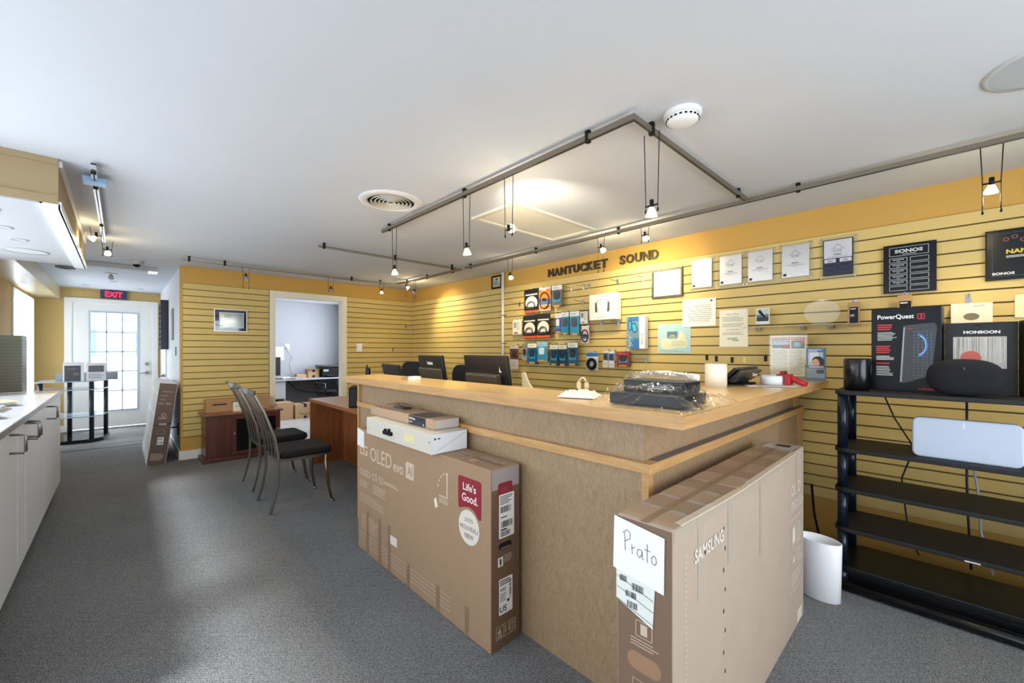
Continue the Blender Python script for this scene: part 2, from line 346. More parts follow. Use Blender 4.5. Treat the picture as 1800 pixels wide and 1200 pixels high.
obj('housing',B(-.16,.16,-.035,0,0,.128),mat('1E3E63',.4),t,bev=.004)
obj('mounting',B(-.06,.06,-.03,0,.128,.139),mat('1B2A44',.5),t)
obj('lettering',MB().text('EXIT',-.105,.105,.02,.112,-.0365,None,.03),mat('FF1E3C',.5,emit=1.6),t)
# neighbour building and ground seen through the door glass
struct('ground',B(-40,-9.7,-20,20,-.2,-.06),mat('D8DADC',.9))
t=thing('building','white shop front across the street seen through the glazed door','building',(-20,-2,0),0)
obj('facade',B(-3,0,-6,6,-.06,3.6),mat('F4F4F4',.8),t)
for i,(y,c) in enumerate(((-2.6,'4A7FB0'),(-1.2,'8FA8C0'),(.6,'9AB6CF'),(2.4,'6E8FB4'))): obj('window',B(0,.04,y,y+.8,1.1,2.0),mat(c,.3),t)
obj('awning',MB().box(0,.5,.3,2.4,2.3,2.36),mat('A5B2C4',.6),t)
# hall shelf stand with frames
t=thing('display_stand','black post glass shelf stand in front of the glazed door','shelf stand',(-8.55,-.45,0))
PTS=[(.28,-.38),(.33,.14),(.20,.27),(-.20,.33),(-.33,-.02),(-.33,-.38)]
for z,n in((.05,'base_shelf'),(.37,'shelf'),(.745,'shelf'),(.86,'top_shelf')):
    obj(n,MB().prism(PTS,z-(.045 if n=='base_shelf' else .012),z),BLKG if n=='base_shelf' else mat('AEBFCC',.08,alpha=.85),t)
for x,y in((-.27,-.09),(.27,.155),(-.15,.29),(.24,-.33)): obj('post',MB().cyl((x,y,.0),(x,y,.86),.026,14),mat('1C222C',.35),t)
def easel(x,y,w,h,label,dark):
    t=thing('picture_holder',label,'picture',(x,y,.8605),rz=90)
    obj('panel',B(-w/2,w/2,-.012,0,0.0,h),mat('EEF2F4',.4),t)
    mb=MB()
    if not dark: mb.rect(-w/2+.02,w/2-.02,h*.48,h-.04,-.0125,mat('6C7076',.5)).lines(-w/2+.02,w/2-.02,h*.1,h*.4,4,-.0125,mat('9C9FA4'))
    else: mb.rect(-w/2+.015,w/2-.03,.0,h-.045,-.0125,mat('55575B',.5)).lines(-w/2+.04,w/2-.07,h*.6,h*.7,2,-.013,mat('8C8C90')).rect(.0,.05,h*.3,h*.45,-.013,mat('7A7C80'))
    obj('print',mb,None,t)
    obj('foot',B(-w/2,w/2,0,.05,0,.004),mat('EEF2F4',.4),t)
easel(-8.30,-.472,.20,.26,'white framed dark picture standing on the hall shelf stand',True)
easel(-8.30,-.25,.195,.25,'white framed pale sketch picture on the hall shelf stand, nearer the door handle',False)
t=thing('display_box','long flat grey box lying on top of the hall shelf stand','box',(-8.46,-.34,.8605),90)
obj('body',B(-.31,.31,-.03,.03,0,.11,),mat('8A8D91',.6),t,bev=.003)
# leaning box by hall wall
t=thing('television_box','tall narrow brown and white television carton leaning on the hall wall','box',(-6.12,.205,.0),rot=(R(-7),0,0))
obj('carton',B(-1.2,0,0,.165,.0,.93,m=mat('E6E8EC',.6)),None,t,bev=.004)
mb=MB(); mb.X=Matrix.Translation((.0008,0,0))@Matrix.Rotation(R(90),4,'Z'); mb.rect(.004,.161,.005,.925,0,mat('6A5650',.6))
mb.text('FRAMEWORK',.04,.135,.825,.838,-.0006,KPRINT).text('crystal',.03,.09,.775,.795,-.0006,KPRINT).text('UHD',.03,.07,.735,.75,-.0006,KPRINT).text('CO - 50in',.02,.13,.685,.71,-.0006,KPRINT).disc(.08,.57,.02,.02,-.0006,KPRINT,inner=.7).lines(.04,.12,.52,.545,2,-.0006,KPRINT)
mb.rrect(.05,.12,.455,.475,.009,-.0006,mat('B9B0A8')).poly([(.004,.45),(.05,.455),(.12,.475),(.161,.48),(.161,.47),(.12,.455),(.05,.447),(.004,.443)],-.0005,mat('2C2220')).outline(.05,.11,.35,.40,.002,-.0006,KPRINT)
mb.rect(.06,.115,.235,.32,-.0006,WHITE).lines(.065,.11,.285,.31,3,-.001,INK).bars(.065,.085,.245,.27,-.001,INK,6).bars(.09,.11,.245,.27,-.001,INK,6).lines(.02,.14,.06,.14,4,-.0006,KPRINT)
obj('label_panel',mb,None,t)
mb=MB()
for i in range(4): mb.box(-1.2,-.001,-.0025,-.0005,.08+i*.24,.095+i*.24)
obj('strap',mb,mat('F6F8FA',.35),t)
t=thing('wall_rack','tall black slotted rack mounted on the white hall wall','rack',(-7.9,YH,1.3))
obj('rail',B(-.02,.04,-.09,0,0,.72),NAVY,t,bev=.006); obj('rail',B(-.62,-.55,-.075,0,0.0,.70),BLKG,t,bev=.006)
mb=MB()
for i in range(9): mb.box(-.55,-.02,-.07,-.05,.02+i*.08,.045+i*.08)
obj('rung',mb,BLKG,t)
t=thing('wall_plaque','grey narrow plaque on the white hall wall beside the black rack','plaque',(-7.2,YH,1.42)); obj('plate',B(0,.16,-.018,0,0,.42),mat('8E9298',.4),t,bev=.003)
t=thing('light_switch','small dark switch plate low on the white hall wall','switch',(-6.75,YH,1.22)); obj('plate',B(0,.06,-.008,0,0,.11),mat('5E6166',.4),t,bev=.002); obj('toggle',B(.025,.035,-.016,-.008,.045,.065),WHITE,t)
t=thing('wall_bracket','black T shaped bracket on the hall wall behind the leaning carton','bracket',(-6.42,YH,.36)); obj('plate',B(-.012,.012,-.012,0,-.09,.05),BLK,t); obj('arm',MB().cyl((0,-.012,0),(0,-.10,0),.008),BLK,t)
# lace curtain on hall window
mb=MB(); n=40
for i in range(n):
    a=-8.95+1.1*i/n;b=-8.95+1.1*(i+1)/n; ya=YF+.045+.012*math.sin(i*1.6);yb=YF+.045+.012*math.sin((i+1)*1.6)
    mb.f([mb.v(a,ya,.4),mb.v(b,yb,.4),mb.v(b,yb,2.02),mb.v(a,ya,2.02)],None,True)
o=obj('curtain',mb,LACE); o['label']='sheer white lace curtain over the bright hall window'; o['category']='curtain'
# ---------------------------------------------------------------- office
t=thing('office_desk','grey office worktop on pedestal along the office back wall','desk',(-9.375,2.8,0))
obj('desktop',B(0,.68,-1.0,.745,.70,.73),mat('B6BABF',.4),t,bev=.004); obj('modesty_panel',B(.10,.12,-1.0,.74,.02,.70),mat('5C5E63',.6),t)
obj('pedestal',B(.02,.62,-.99,-.50,.36,.70).box(.02,.62,-.52,-.50,0,.36).box(.02,.62,-.99,-.97,0,.36),mat('B9BCC2',.5),t); obj('end_panel',B(.02,.62,.715,.74,0,.70),mat('A9ACB2'),t)
mb=MB(); mb.tube([(.14,-.35,.69),(.16,-.2,.5),(.16,0,.42),(.16,.2,.4),(.16,.4,.42)],.008).tube([(.14,.25,.69),(.16,.22,.5),(.16,.3,.44)],.007).tube([(.14,-.4,.69),(.16,-.45,.3),(.16,-.35,.1)],.007); obj('cable',mb,BLK,t)
t=thing('computer_monitor','dark monitor edge at the left end of the grey office worktop','monitor',(-8.95,2.08,.73),110); obj('screen',B(-.2,.2,-.02,.02,.06,.42),BLKM,t,bev=.004); obj('stand',B(-.1,.1,-.07,.07,0,.012).box(-.02,.02,0,.03,.01,.15),BLKM,t)
def carton(name,label,loc,w,d,h,rz,m,tape=True,prints=None,group=None,flaps=False,cat='box'):
    t=thing(name,label,cat,loc,rz,group); obj('carton',B(-w/2,w/2,-d/2,d/2,0,h,m=m),None,t,bev=.003)
    if tape: obj('tape',B(-.025,.025,-d/2-.0008,d/2+.0008,h-.06,h+.0008).box(-.025,.025,-d/2-.0009,-d/2,0,.05),mat('1E1E20',.3) if tape=='k' else TAPE,t)
    if prints:
        mb=MB(); prints(mb); obj('print',mb,None,t)
    if flaps: obj('flap',B(-w/2,w/2,-d/2-.06,-d/2,h-.003,h+.002),m,t)
    return t
def smile(mb):
    P=[(-.12+.24*i/12,.12-.045*math.sin(math.pi*i/12)) for i in range(13)]
    for a,b in zip(P,P[1:]): mb.f([mb.v(a[0],-.1512,a[1]-.004),mb.v(b[0],-.1512,b[1]-.004),mb.v(b[0],-.1512,b[1]+.006),mb.v(a[0],-.1512,a[1]+.006)],INK)
    mb.poly([(.12,.10),(.145,.145),(.095,.13)],-.1512,INK)
carton('cardboard_box','brown carton with black arrow smile print on the office floor','x' and (-8.55,2.54,0),.35,.30,.27,92,mat('C8A884',.8),'k',smile)
carton('cardboard_box','plain brown carton standing under the office pedestal','x' and (-8.55,2.20,0),.27,.3,.32,90,mat('C6A27C',.8),False)
carton('cardboard_box','open brown parcel with black tape on the grey office worktop','x' and (-9.02,2.865,.7302),.22,.2,.17,88,mat('BD9A74',.8),'k',None,None,True)
carton('cardboard_box','small flat tan parcel on the grey office worktop','x' and (-8.98,2.63,.7302),.18,.16,.075,90,mat('C2A27E',.8),False)
mb=MB(); mb.box(-.2,.2,-.22,.22,0,.17).box(-.2,.2,-.22,.22,.185,.235); 
t=thing('printer','black printer at the window end of the grey office worktop','printer',(-9.02,3.22,.73),90)
obj('body',B(-.22,.22,-.2,.2,0,.19),BLKM,t,bev=.01); obj('lid',B(-.235,.235,-.21,.21,.20,.245),BLKG,t,bev=.006); obj('tray',B(-.16,.16,-.30,-.19,.03,.05),mat('24262A',.5),t); obj('control_panel',B(-.2,-.1,-.205,-.2,.12,.16),mat('A8B0B8',.4),t)
t=thing('paper_stack','untidy white papers spread on the office worktop','papers',(-8.86,2.36,.73)); 
for i,(x,y,a) in enumerate(((0,0,10),(.05,.05,-20),(-.03,-.08,35))):
    mb=MB(); mb.X=Matrix.Translation((x,y,.002+i*.012))@Matrix.Rotation(R(a),4,'Z'); mb.box(-.08,.08,-.11,.11,0,.01); obj('sheet',mb,PAPER,t)
t=thing('wall_outlet','white double socket plate with plug on the office wall','outlet',(-9.4,2.50,1.30),90); obj('plate',B(-.045,.045,-.008,0,0,.12),WHITE,t,bev=.002); obj('plug',B(-.02,.02,-.045,-.008,.015,.055),WHITE,t,bev=.004)
obj('cord',MB().tube([(0,-.04,.03),(.03,-.03,-.05),(.1,-.02,-.15),(.05,-.02,-.3),(.08,-.03,-.45),(.12,-.05,-.565)],.004),WHITE,t)
t=thing('paper_notice','white sheet pinned on the office wall beside the socket','notice',(-9.4,2.33,1.08),90); obj('sheet',B(-.07,.11,-.003,0,0,.28),PAPER,t)
# office chairs
def office_chair(label,loc,rz,kind):
    t=thing('office_chair',label,'chair',loc,rz)
    mb=MB()
    for i in range(5):
        a=2*math.pi*i/5; mb.tube([(0,0,.09),(.28*math.cos(a),.28*math.sin(a),.06)],[.025,.015],8)
    obj('base',mb,BLKM,t)
    for i in range(5):
        a=2*math.pi*i/5; x,y=.28*math.cos(a),.28*math.sin(a); obj('caster',MB().cyl((x-.012,y,.03),(x+.012,y,.03),.03,12).cyl((x,y,.03),(x,y,.065),.008,6),BLKM,t)
    obj('column',MB().cyl((0,0,.09),(0,0,.42),.025),BLKM,t)
    obj('seat',MB().prism(rr(-.24,.24,-.23,.23,.08),.42,.50),BLKM,t,bev=.02)
    if kind:
        obj('backrest',MB().prismy(rr(-.235,.235,.58,1.13,.12),.19,.245),mat('15171C',.6),t,bev=.02); obj('back_stem',B(-.03,.03,.20,.26,.40,.62),BLKM,t)
    else:
        obj('backrest',MB().prismy(rr(-.2,.2,.50,.70,.08),.20,.25),BLKM,t,bev=.02); obj('back_stem',B(-.03,.03,.20,.26,.40,.55),BLKM,t)
    for s in(-1,1): obj('armrest',MB().tube([(s*.23,.05,.45),(s*.29,.05,.50),(s*.29,.05,.64),(s*.29,-.15,.66),(s*.27,-.2,.62)],.02,8),BLKG,t)
    return t
office_chair('low black swivel chair pulled up to the office worktop',(-8.35,3.05,0),-60,0)
office_chair('black high-backed swivel chair seen between the two counter monitors',(-3.60,2.50,0),0,1)
office_chair('black high-backed swivel chair behind the wide low monitor, by the left slatwall',(-5.05,2.75,0),15,1)
# ---------------------------------------------------------------- left wall things
def wallB(name,label,cat,y,z,group=None,x=XB+.018): return thing(name,label,cat,(x,y,z),90,group)
t=wallB('framed_award','dark blue glass award frame with silver inner panel on the left slatwall','frame',1.0,1.52)
obj('frame',MB().frame(-.172,.172,0,.275,.007,-.016,0),mat('C9CCD2',.3,.8),t); obj('backing',B(-.166,.166,-.010,0,.006,.269),mat('17233C',.06,coat=1),t)
obj('print',MB().rect(-.12,.135,.045,.235,-.0105,mat('DCE0E6',.2)).rect(-.113,.128,.051,.229,-.011,mat('7C8890',.12,.4)).lines(-.07,.02,.17,.215,3,-.0115,mat('4C5A66')).text('Theory',-.16,-.06,.055,.09,-.0118,mat('2A3440')),None,t)
t=wallB('light_switch','white rocker switch plate on the left slatwall by the office doorway','switch',2.637,1.265); obj('plate',B(-.042,.042,-.008,0,0,.125),PWHITE,t,bev=.002); obj('rocker',B(-.017,.017,-.012,-.008,.03,.095),WHITE,t)
def hook(label,x,z,L=.15,parent=None,group='chrome slatwall pegs',rz=0,loc=None):
    t=thing('slatwall_hook',label,'hook',loc or (x,YW-.018,z),rz,group)
    obj('backplate',B(-.012,.012,-.004,0,-.045,.012),STEEL,t); obj('peg',MB().tube([(0,-.004,-.01),(0,-L,-.01),(0,-L-.012,.004)],.0022,6),STEEL,t)
    return t
hook('short white hook on the left slatwall, right of the switch',0,0,.03,rz=90,loc=(XB+.018,3.19,1.31),group=None)
hook('chrome peg on the left slatwall near the corner',0,0,.2,rz=90,loc=(XB+.018,3.42,1.69),group=None)
# ---------------------------------------------------------------- mahogany cabinet
t=thing('media_cabinet','low dark mahogany cabinet with glazed doors against the left slatwall','cabinet',(-5.97,1.08,0),90)
obj('carcass',B(-.38,.38,-.18,.18,.04,.53),MAHOG,t,bev=.003); obj('plinth',B(-.41,.41,-.205,.19,0,.045),MAHOG,t,bev=.006); obj('top',B(-.41,.41,-.205,.19,.53,.555),MAHOGT,t,bev=.005)
for a,b in((-.13,.16),(.165,.37)):
    d=obj('door',MB().frame(a,b,.055,.52,.045,-.197,-.181),MAHOG,t,bev=.003); obj('glass_panel',B(a+.045,b-.045,-.19,-.185,.10,.475),BLKG,d)
    obj('knob',MB().sphere((a+.022 if a<0 else b-.02,-.207,.31),.012,.012,.012),mat('B8A27A',.3,.9),d)
t=thing('shoe_box','shallow brown carton with upside-down XOS lettering on the mahogany cabinet','box',(-6.03,1.02,.555),92)
obj('carton',B(-.30,.36,-.09,.09,0,.15),mat('B28A5E',.8),t,bev=.003); obj('print',MB().text('XOS',-.055,.02,.085,.12,-.0908,INK,.04).lines(-.24,-.1,.08,.1,1,-.0908,INK,.8,0).lines(-.24,-.12,.106,.116,1,-.0908,mat('7A5C3C'),.5,0),None,t)
t=thing('price_card','small cream card leaning against the carton on the mahogany cabinet','card',(-5.91,1.03,.555),88); obj('card',B(-.05,.04,-.006,0,0,.11),mat('EADFC8',.7),t); obj('print',MB().lines(-.03,.02,.05,.07,2,-.0066,GREY),None,t)
# ---------------------------------------------------------------- dining chairs
def dchair(label,x,y,rz):
    t=thing('dining_chair',label,'chair',(x,y,0),rz,'metal dining chairs facing the desk')
    M2=mat('8C8A86',.32,1)
    def prof(s,z): # sideways curve of the back: y at height z
        pts=[(0,.0),(.12,.035),(.28,.062),(.45,.06),(.6,.035),(.8,-.035),(.97,-.115)]
        for (z0,y0),(z1,y1) in zip(pts,pts[1:]):
            if z<=z1: u=(z-z0)/(z1-z0); return y0+(y1-y0)*u
        return -.115
    for s in(-1,1):
        obj('leg',MB().tube([(s*(.205-.02*z/.97),prof(0,z),z) for z in[.0,.06,.12,.2,.28,.36,.45,.52,.6,.7,.8,.9,.965]],.012,m=None,w=(.024,.018)),M2,t,bev=.003)
    for s in(-1,1):
        obj('leg',MB().tube([(s*.215,.47,.01),(s*.205,.445,.12),(s*.195,.43,.25),(s*.19,.42,.40)],[.008,.012,.016,.022],4),mat('A08C70',.3,1) if s>0 else M2,t)
        obj('foot',MB().lathe([(.016,0),(.018,.008),(.01,.018)],(s*.215,.47,0),12),M2,t)
    for x0 in(-.10,0,.10):
        obj('back_slat',MB().tube([(x0*(1.0),prof(0,z)+.004,z) for z in[.40,.5,.6,.7,.8,.9,.95]],.01,w=(.030 if x0 else .034,.006)),mat('93908A',.3,1),t)
    obj('crest_rail',MB().tube([(-.20,-.105,.955),(-.12,-.125,.965),(0,-.135,.968),(.12,-.125,.965),(.20,-.105,.955)],.01,w=(.02,.042)),M2,t,bev=.004)
    obj('finial',MB().tube([(-.195,-.105,.96),(-.20,-.135,.99),(-.205,-.15,.985)],[.01,.008,.003],8),M2,t)
    obj('seat_frame',MB().tube([(-.19,.07,.405),(.19,.07,.405),(.20,.44,.405),(-.20,.44,.405)],.01,closed=True,w=(.02,.022)),M2,t)
    mb=MB(); mb.prism(rr(-.215,.215,.07,.48,.05),.415,.475); obj('seat',mb,mat('0D0C0F',.9,var=.3,vscale=60,bump=.4),t,bev=.022)
    return t
c=dchair('nearer black-seated metal chair, closer to the stacked television cartons',-3.86,.85,0)
dchair('farther black-seated metal chair, in front of the mahogany cabinet',-4.56,.87,0)
# ---------------------------------------------------------------- cherry desk with black loudspeaker
t=thing('writing_desk','cherry veneer desk standing behind the metal chairs','desk',(-4.1,1.55,0))
obj('desktop',B(-.86,.83,-.01,.62,.715,.745,m=CHERRYT),None,t,bev=.004); obj('edge_strip',B(-.862,.83,-.014,-.01,.713,.746),CHERRY,t)
obj('end_panel',B(-.855,-.83,0,.60,0,.715),CHERRY,t); obj('end_panel',B(.79,.815,0,.60,0,.715),CHERRY,t); obj('modesty_panel',B(-.83,.79,.36,.38,.0,.715),CHERRY,t)
t=thing('bookshelf_speaker','black box loudspeaker on the cherry desk','speaker',(-3.95,1.73,.7455),62)
obj('cabinet',B(-.12,.12,-.15,.15,0,.19,m=BLKM),None,t,bev=.01); obj('grille',B(-.105,.105,-.156,-.15,.015,.175),mat('1E1F22',.7),t,bev=.004); obj('badge',B(.085,.09,-.158,-.156,.06,.13),WHITE,t)
# ---------------------------------------------------------------- reception counter
t=thing('reception_counter','L-shaped maple reception counter with curly laminate front','counter',(0,0,0))
TOP=[(-3.19,1.25),(-.57,1.25),(-.57,3.42),(-.60,3.50),(-.95,3.53),(-.95,1.60),(-3.32,1.60)]
obj('worktop',MB().prism(TOP,1.05,1.088),MAPLE,t)
e=MB().prism([(-3.19,1.235),(-.555,1.235),(-.555,1.25),(-3.19,1.25)],1.047,1.086).prism([(-.57,1.25),(-.555,1.25),(-.555,3.42),(-.57,3.42)],1.047,1.086).prism([(-.57,3.42),(-.555,3.42),(-.575,3.5),(-.60,3.50)],1.047,1.086).prism([(-3.205,1.235),(-3.19,1.235),(-3.32,1.60),(-3.335,1.60)],1.047,1.086)
obj('edge_band',e,MAPLE_E,t)
obj('upper_panel',B(-3.11,-.745,1.345,1.40,.896,1.047).box(-.80,-.745,1.40,3.50,.896,1.047),CURLY,t)
obj('ledge_trim',B(-3.13,-.705,1.318,1.38,.86,.896).box(-.78,-.705,1.38,3.50,.86,.896),MAPLE_E,t,bev=.002)
obj('ledge_top_shade',B(-.744,-.708,1.38,3.50,.896,.8975),mat('6E6A68',.5),t)  # thin grey sheet on the side ledge, shade painted as its colour
obj('lower_panel',B(-3.11,-.745,1.335,1.38,0,.86).box(-.78,-.722,1.362,3.50,0,.86),CURLY,t)
obj('corner_post',B(-.745,-.718,1.330,1.362,0,.86),MAPLE_E,t); obj('corner_post',B(-3.135,-3.11,1.325,1.40,0,1.047),MAPLE_E,t); obj('end_post',B(-.74,-.715,3.38,3.50,0,.86).box(-.744,-.735,3.36,3.5,.8976,1.047),MAPLE_E,t)
obj('back_panel',B(-3.11,-.80,1.55,1.57,.0,1.047).box(-.93,-.91,1.57,3.50,0,1.047),mat('B99A70',.6),t)
t=thing('counter_workbench','low worktop on panels behind the tall counter','desk',(0,0,0))
obj('desktop',B(-3.12,-1.0,1.575,2.2,.71,.74),MAPLE,t); obj('end_panel',B(-3.12,-3.09,1.575,2.18,0,.71),MAPLE_E,t); obj('end_panel',B(-1.03,-1.0,1.575,2.18,0,.71),MAPLE_E,t)
# ---------------------------------------------------------------- LG carton
t=thing('television_box','large brown television carton with red square and white round sticker, against the counter front','box',(-1.335,1.137,0))
L=1.345; HT=.78
obj('carton',B(-L,0,0,.172,0,HT,m=CARD),None,t,bev=.004)
mb=MB(); mb.X=Matrix.Translation((-L,0,0)); y=-.0008
def xz(px,py): # measured points on the carton front
    return px,py
mb.text('LG',.035,.145,.615,.68,y,KPRINT,.02).text('OLED',.185,.465,.60,.685,y,KPRINT,.0).text('evo',.485,.60,.595,.64,y,KPRINT,.01).rrect(.63,.715,.59,.68,.008,y,KPRINT).text('AI',.647,.70,.61,.66,y-.0008,CARD,.01)
mb.text("OLED C5 55",.03,.36,.485,.525,y,KPRINT).lines(.37,.56,.495,.515,2,y,KPRINT).lines(.03,.17,.41,.455,4,y,KPRINT,.25).lines(.22,.42,.40,.46,4,y,KPRINT,.25).lines(.03,.40,.31,.37,4,y,KPRINT,.2)
for i in range(4): mb.rect(.04,1.05,.045+i*.022,.049+i*.022,y,mat('B9A58D',.8))
mb.lines(.06,.30,.14,.24,6,y,KPRINT,.2).rect(.42,.53,.17,.22,y,mat('E2D8CC',.7))
mb.box(1.02,1.03,y-.0003,y,.58,.70,KPRINT).box(.955,1.03,y-.0003,y,.575,.582,KPRINT)
for i in range(5):
    a=R(95+i*18); mb.disc(1.025+.08*math.cos(a),.605+.09*math.sin(a),.005,.007,y,KPRINT,8)
mb.lines(.955,1.035,.545,.57,3,y,KPRINT,.4,.1)
P=rr(1.115,1.285,.56,.715,.014)[:14]+[(1.115,.585),(1.118,.568),(1.13,.565),(1.15,.575),(1.20,.585),(1.235,.575),(1.262,.55),(1.272,.545),(1.283,.552)]
mb.poly(P,y,LGRED).text("Life's",1.152,1.248,.655,.69,y-.0008,mat('E8D8CC'),.02).text('Good.',1.145,1.26,.605,.642,y-.0008,mat('E8D8CC'),.02)
mb.disc(1.195,.493,.076,.078,y-.0003,mat('DCD3C6',.6)).text('2025',1.165,1.225,.517,.535,y-.0008,mat('7A6656')).text('NOUVEAU',1.13,1.26,.478,.499,y-.0008,mat('7A6656')).text('NEW',1.165,1.23,.443,.464,y-.0008,mat('7A6656'),.01)
for x in(.13,.30,.42,.64,.93,1.165): mb.rect(x,x+.03,.0,.27 if x<.5 else .13,y-.0002,mat('8F745B',.35))
mb.poly([(.91,.545),(.93,.56),(.945,.52),(.925,.505)],y,mat('E6E2D8',.6))
obj('front_print',mb,None,t)
mb=MB(); mb.X=Matrix.Translation((.0008,0,0))@Matrix.Rotation(R(90),4,'Z')
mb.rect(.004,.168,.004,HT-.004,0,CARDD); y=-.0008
mb.rect(.006,.166,.69,.776,-.0004,mat('A59A9C',.2)).rrect(.04,.125,.60,.715,.012,y,LGRED).text("Life's",.06,.105,.675,.70,y-.0006,mat('A05560'))
mb.rrect(.045,.135,.475,.665,.006,-.0018,WHITE).lines(.05,.13,.62,.66,5,-.0024,INK,.4).bars(.052,.115,.585,.612,-.0024,INK,14).lines(.055,.1,.56,.57,1,-.0024,INK).bars(.058,.125,.52,.548,-.0024,INK).lines(.055,.09,.507,.515,1,-.0024,INK,.8,0).bars(.055,.11,.482,.505,-.0024,INK,16)
mb.rrect(.045,.12,.425,.455,.014,y,mat('120D0A',.9)).rect(.055,.11,.428,.434,y-.0005,mat('77726C')).rect(.04,.07,.355,.395,y,mat('E8E4DC')).rect(.05,.06,.362,.388,y-.0006,INK).lines(.075,.13,.365,.40,4,y,KPRINT,.3)
mb.rrect(.045,.125,.145,.30,.005,-.0018,WHITE).lines(.05,.115,.27,.295,3,-.0024,INK,.5,.1).bars(.052,.085,.245,.26,-.0024,INK,8).lines(.05,.09,.20,.238,5,-.0024,INK,.35).text('US',.05,.09,.155,.182,-.0024,INK,.02).rect(.093,.105,.19,.202,-.0024,INK)
for i in range(14): mb.rect(.106,.118,.205+i*.006,.205+i*.006+random.choice((.002,.004)),-.0024,INK)
mb.outline(.03,.145,.045,.10,.002,y,KPRINT).text('6',.04,.06,.062,.09,y,KPRINT,.03).rect(.038,.065,.052,.057,y,KPRINT).rect(.073,.075,.045,.1,y,KPRINT).text('11',.082,.108,.058,.09,y,KPRINT,.0).rect(.113,.115,.045,.1,y,KPRINT).disc(.13,.085,.008,.008,y,KPRINT,12,.7).disc(.13,.062,.008,.008,y,KPRINT,12,.7)
obj('end_print',mb,None,t)
mb=MB(); mb.X=Matrix.Translation((0,0,HT+.0008))@Matrix.Rotation(R(-90),4,'X')  # on the top: local z -> world y
mb.text('LG OLED evo',-.40,-.22,.07,.11,0,KPRINT).text('55',-.20,-.16,.03,.07,0,KPRINT,.02).text('OLED evo AI',-.20,-.04,.10,.135,0,KPRINT).rect(-1.2,-.02,.078,.084,-.0002,CARDD)
for v in mb.bm.verts: pass
obj('top_print',mb,None,t)
obj('envelope',MB().prismy([(-1.345,.78),(-1.245,.765),(-1.245,.66),(-1.345,.67)],-.004,-.001),mat('E9E6DE',.5),t,label='white paper slip taped to the carton corner')
obj('tape',B(-1.2,-.01,.07,.10,HT,HT+.0006),TAPE,t)
# flat boxes on it
t=thing('flat_box','white flat box with black clip lying on the brown television carton','box',(-2.085,1.20,.781))
obj('carton',B(-.365,.365,-.108,.105,0,.10,m=mat('CFC8BA',.6)),None,t,bev=.004)
mb=MB(); mb.X=Matrix.Translation((.3658,0,0))@Matrix.Rotation(R(90),4,'Z'); mb.rect(-.106,.103,.003,.097,0,mat('EDF0F4',.35)).poly([(-.09,.01),(.095,.085),(.095,.09),(-.09,.013)],-.0006,mat('C6CCD4')).rect(-.095,-.085,.07,.08,-.0006,INK).rect(-.075,-.06,.072,.078,-.0006,INK); obj('end_label',mb,None,t)
obj('clip',B(-.12,-.03,-.125,-.108,.035,.055).box(-.115,-.10,-.12,-.108,.055,.065).box(-.07,-.055,-.12,-.108,.055,.07),BLK,t,bev=.002)
obj('print',MB().rect(.34,.347,.055,.063,-.1088,INK).lines(-.35,-.32,.03,.04,1,-.1088,GREY).rect(.10,.2,.03,.07,-.1088,mat('E2D79C')),None,t)
t=thing('mount_box','slim brown carton with black VLX Mount label, on the white flat box','box',(-2.17,1.245,.882))
obj('carton',B(-.37,.37,-.085,.068,0,.05,m=mat('B5977A',.75)),None,t,bev=.003)
mb=MB().rect(.11,.285,.002,.048,-.0858,mat('2C3138',.3)).text('Wall Mount',.115,.18,.028,.042,-.0864,PAPER,.02).lines(.115,.15,.012,.02,1,-.0864,PAPER).disc(.265,.012,.005,.005,-.0864,PAPER,10)
mb.f([mb.v(.11,-.0856,.0508),mb.v(.285,-.0856,.0508),mb.v(.285,.06,.0508),mb.v(.11,.06,.0508)],mat('2C3138',.3))
obj('label',mb,None,t); mb=MB(); mb.X=Matrix.Translation((.3708,0,0))@Matrix.Rotation(R(90),4,'Z'); mb.rect(-.083,.066,.002,.048,0,mat('C9C2BC',.25)); obj('end_label',mb,None,t)
from mathutils import noise
def drape(nx,ny,w,d,prof,seed,amp):
    mb=MB(); g=[]
    for i in range(nx+1):
        g.append([])
        for j in range(ny+1):
            u=i/nx*2-1; v=j/ny*2-1; rag=1+.10*noise.noise(Vector((u*3,v*3,seed)))
            f=noise.noise(Vector((u*5+v*3,v*4,seed))); q=1-abs(noise.noise(Vector((u*4-v*2,v*5+u*2,seed+5)))*2)
            e=max(0,1-max(abs(u),abs(v))**6)
            z=prof(u,v)+e*amp*(.35+.5*f+.55*max(0,q)**3)
            g[i].append(mb.v(u*w/2*rag,v*d/2*rag,max(.0012,z)))
    for i in range(nx):
        for j in range(ny): mb.f([g[i][j],g[i+1][j],g[i+1][j+1],g[i][j+1]],None,True)
    return mb
def crumple(nx,ny,w,d,h,seed,edge=.006,rough=1.0):
    rnd=random.Random(seed); mb=MB(); g=[[None]*(ny+1) for _ in range(nx+1)]
    for i in range(nx+1):
        for j in range(ny+1):
            u=i/nx*2-1; v=j/ny*2-1
            e=max(0,1-max(abs(u),abs(v))**3)
            z=edge+h*e*(.55+.45*rnd.random()*rough)
            g[i][j]=mb.v(u*w/2*(1+.06*rnd.uniform(-1,1)),v*d/2*(1+.08*rnd.uniform(-1,1)),z)
    for i in range(nx):
        for j in range(ny): mb.f([g[i][j],g[i+1][j],g[i+1][j+1],g[i][j+1]],None,True)
    return mb
t=thing('plastic_bag','small clear plastic bag of black parts on the slim brown carton','bag',(-2.30,1.24,.933))
obj('contents',B(-.06,.07,-.02,.035,.003,.012),BLK,t,bev=.003); obj('film',crumple(14,8,.26,.11,.035,3),FILM,t)
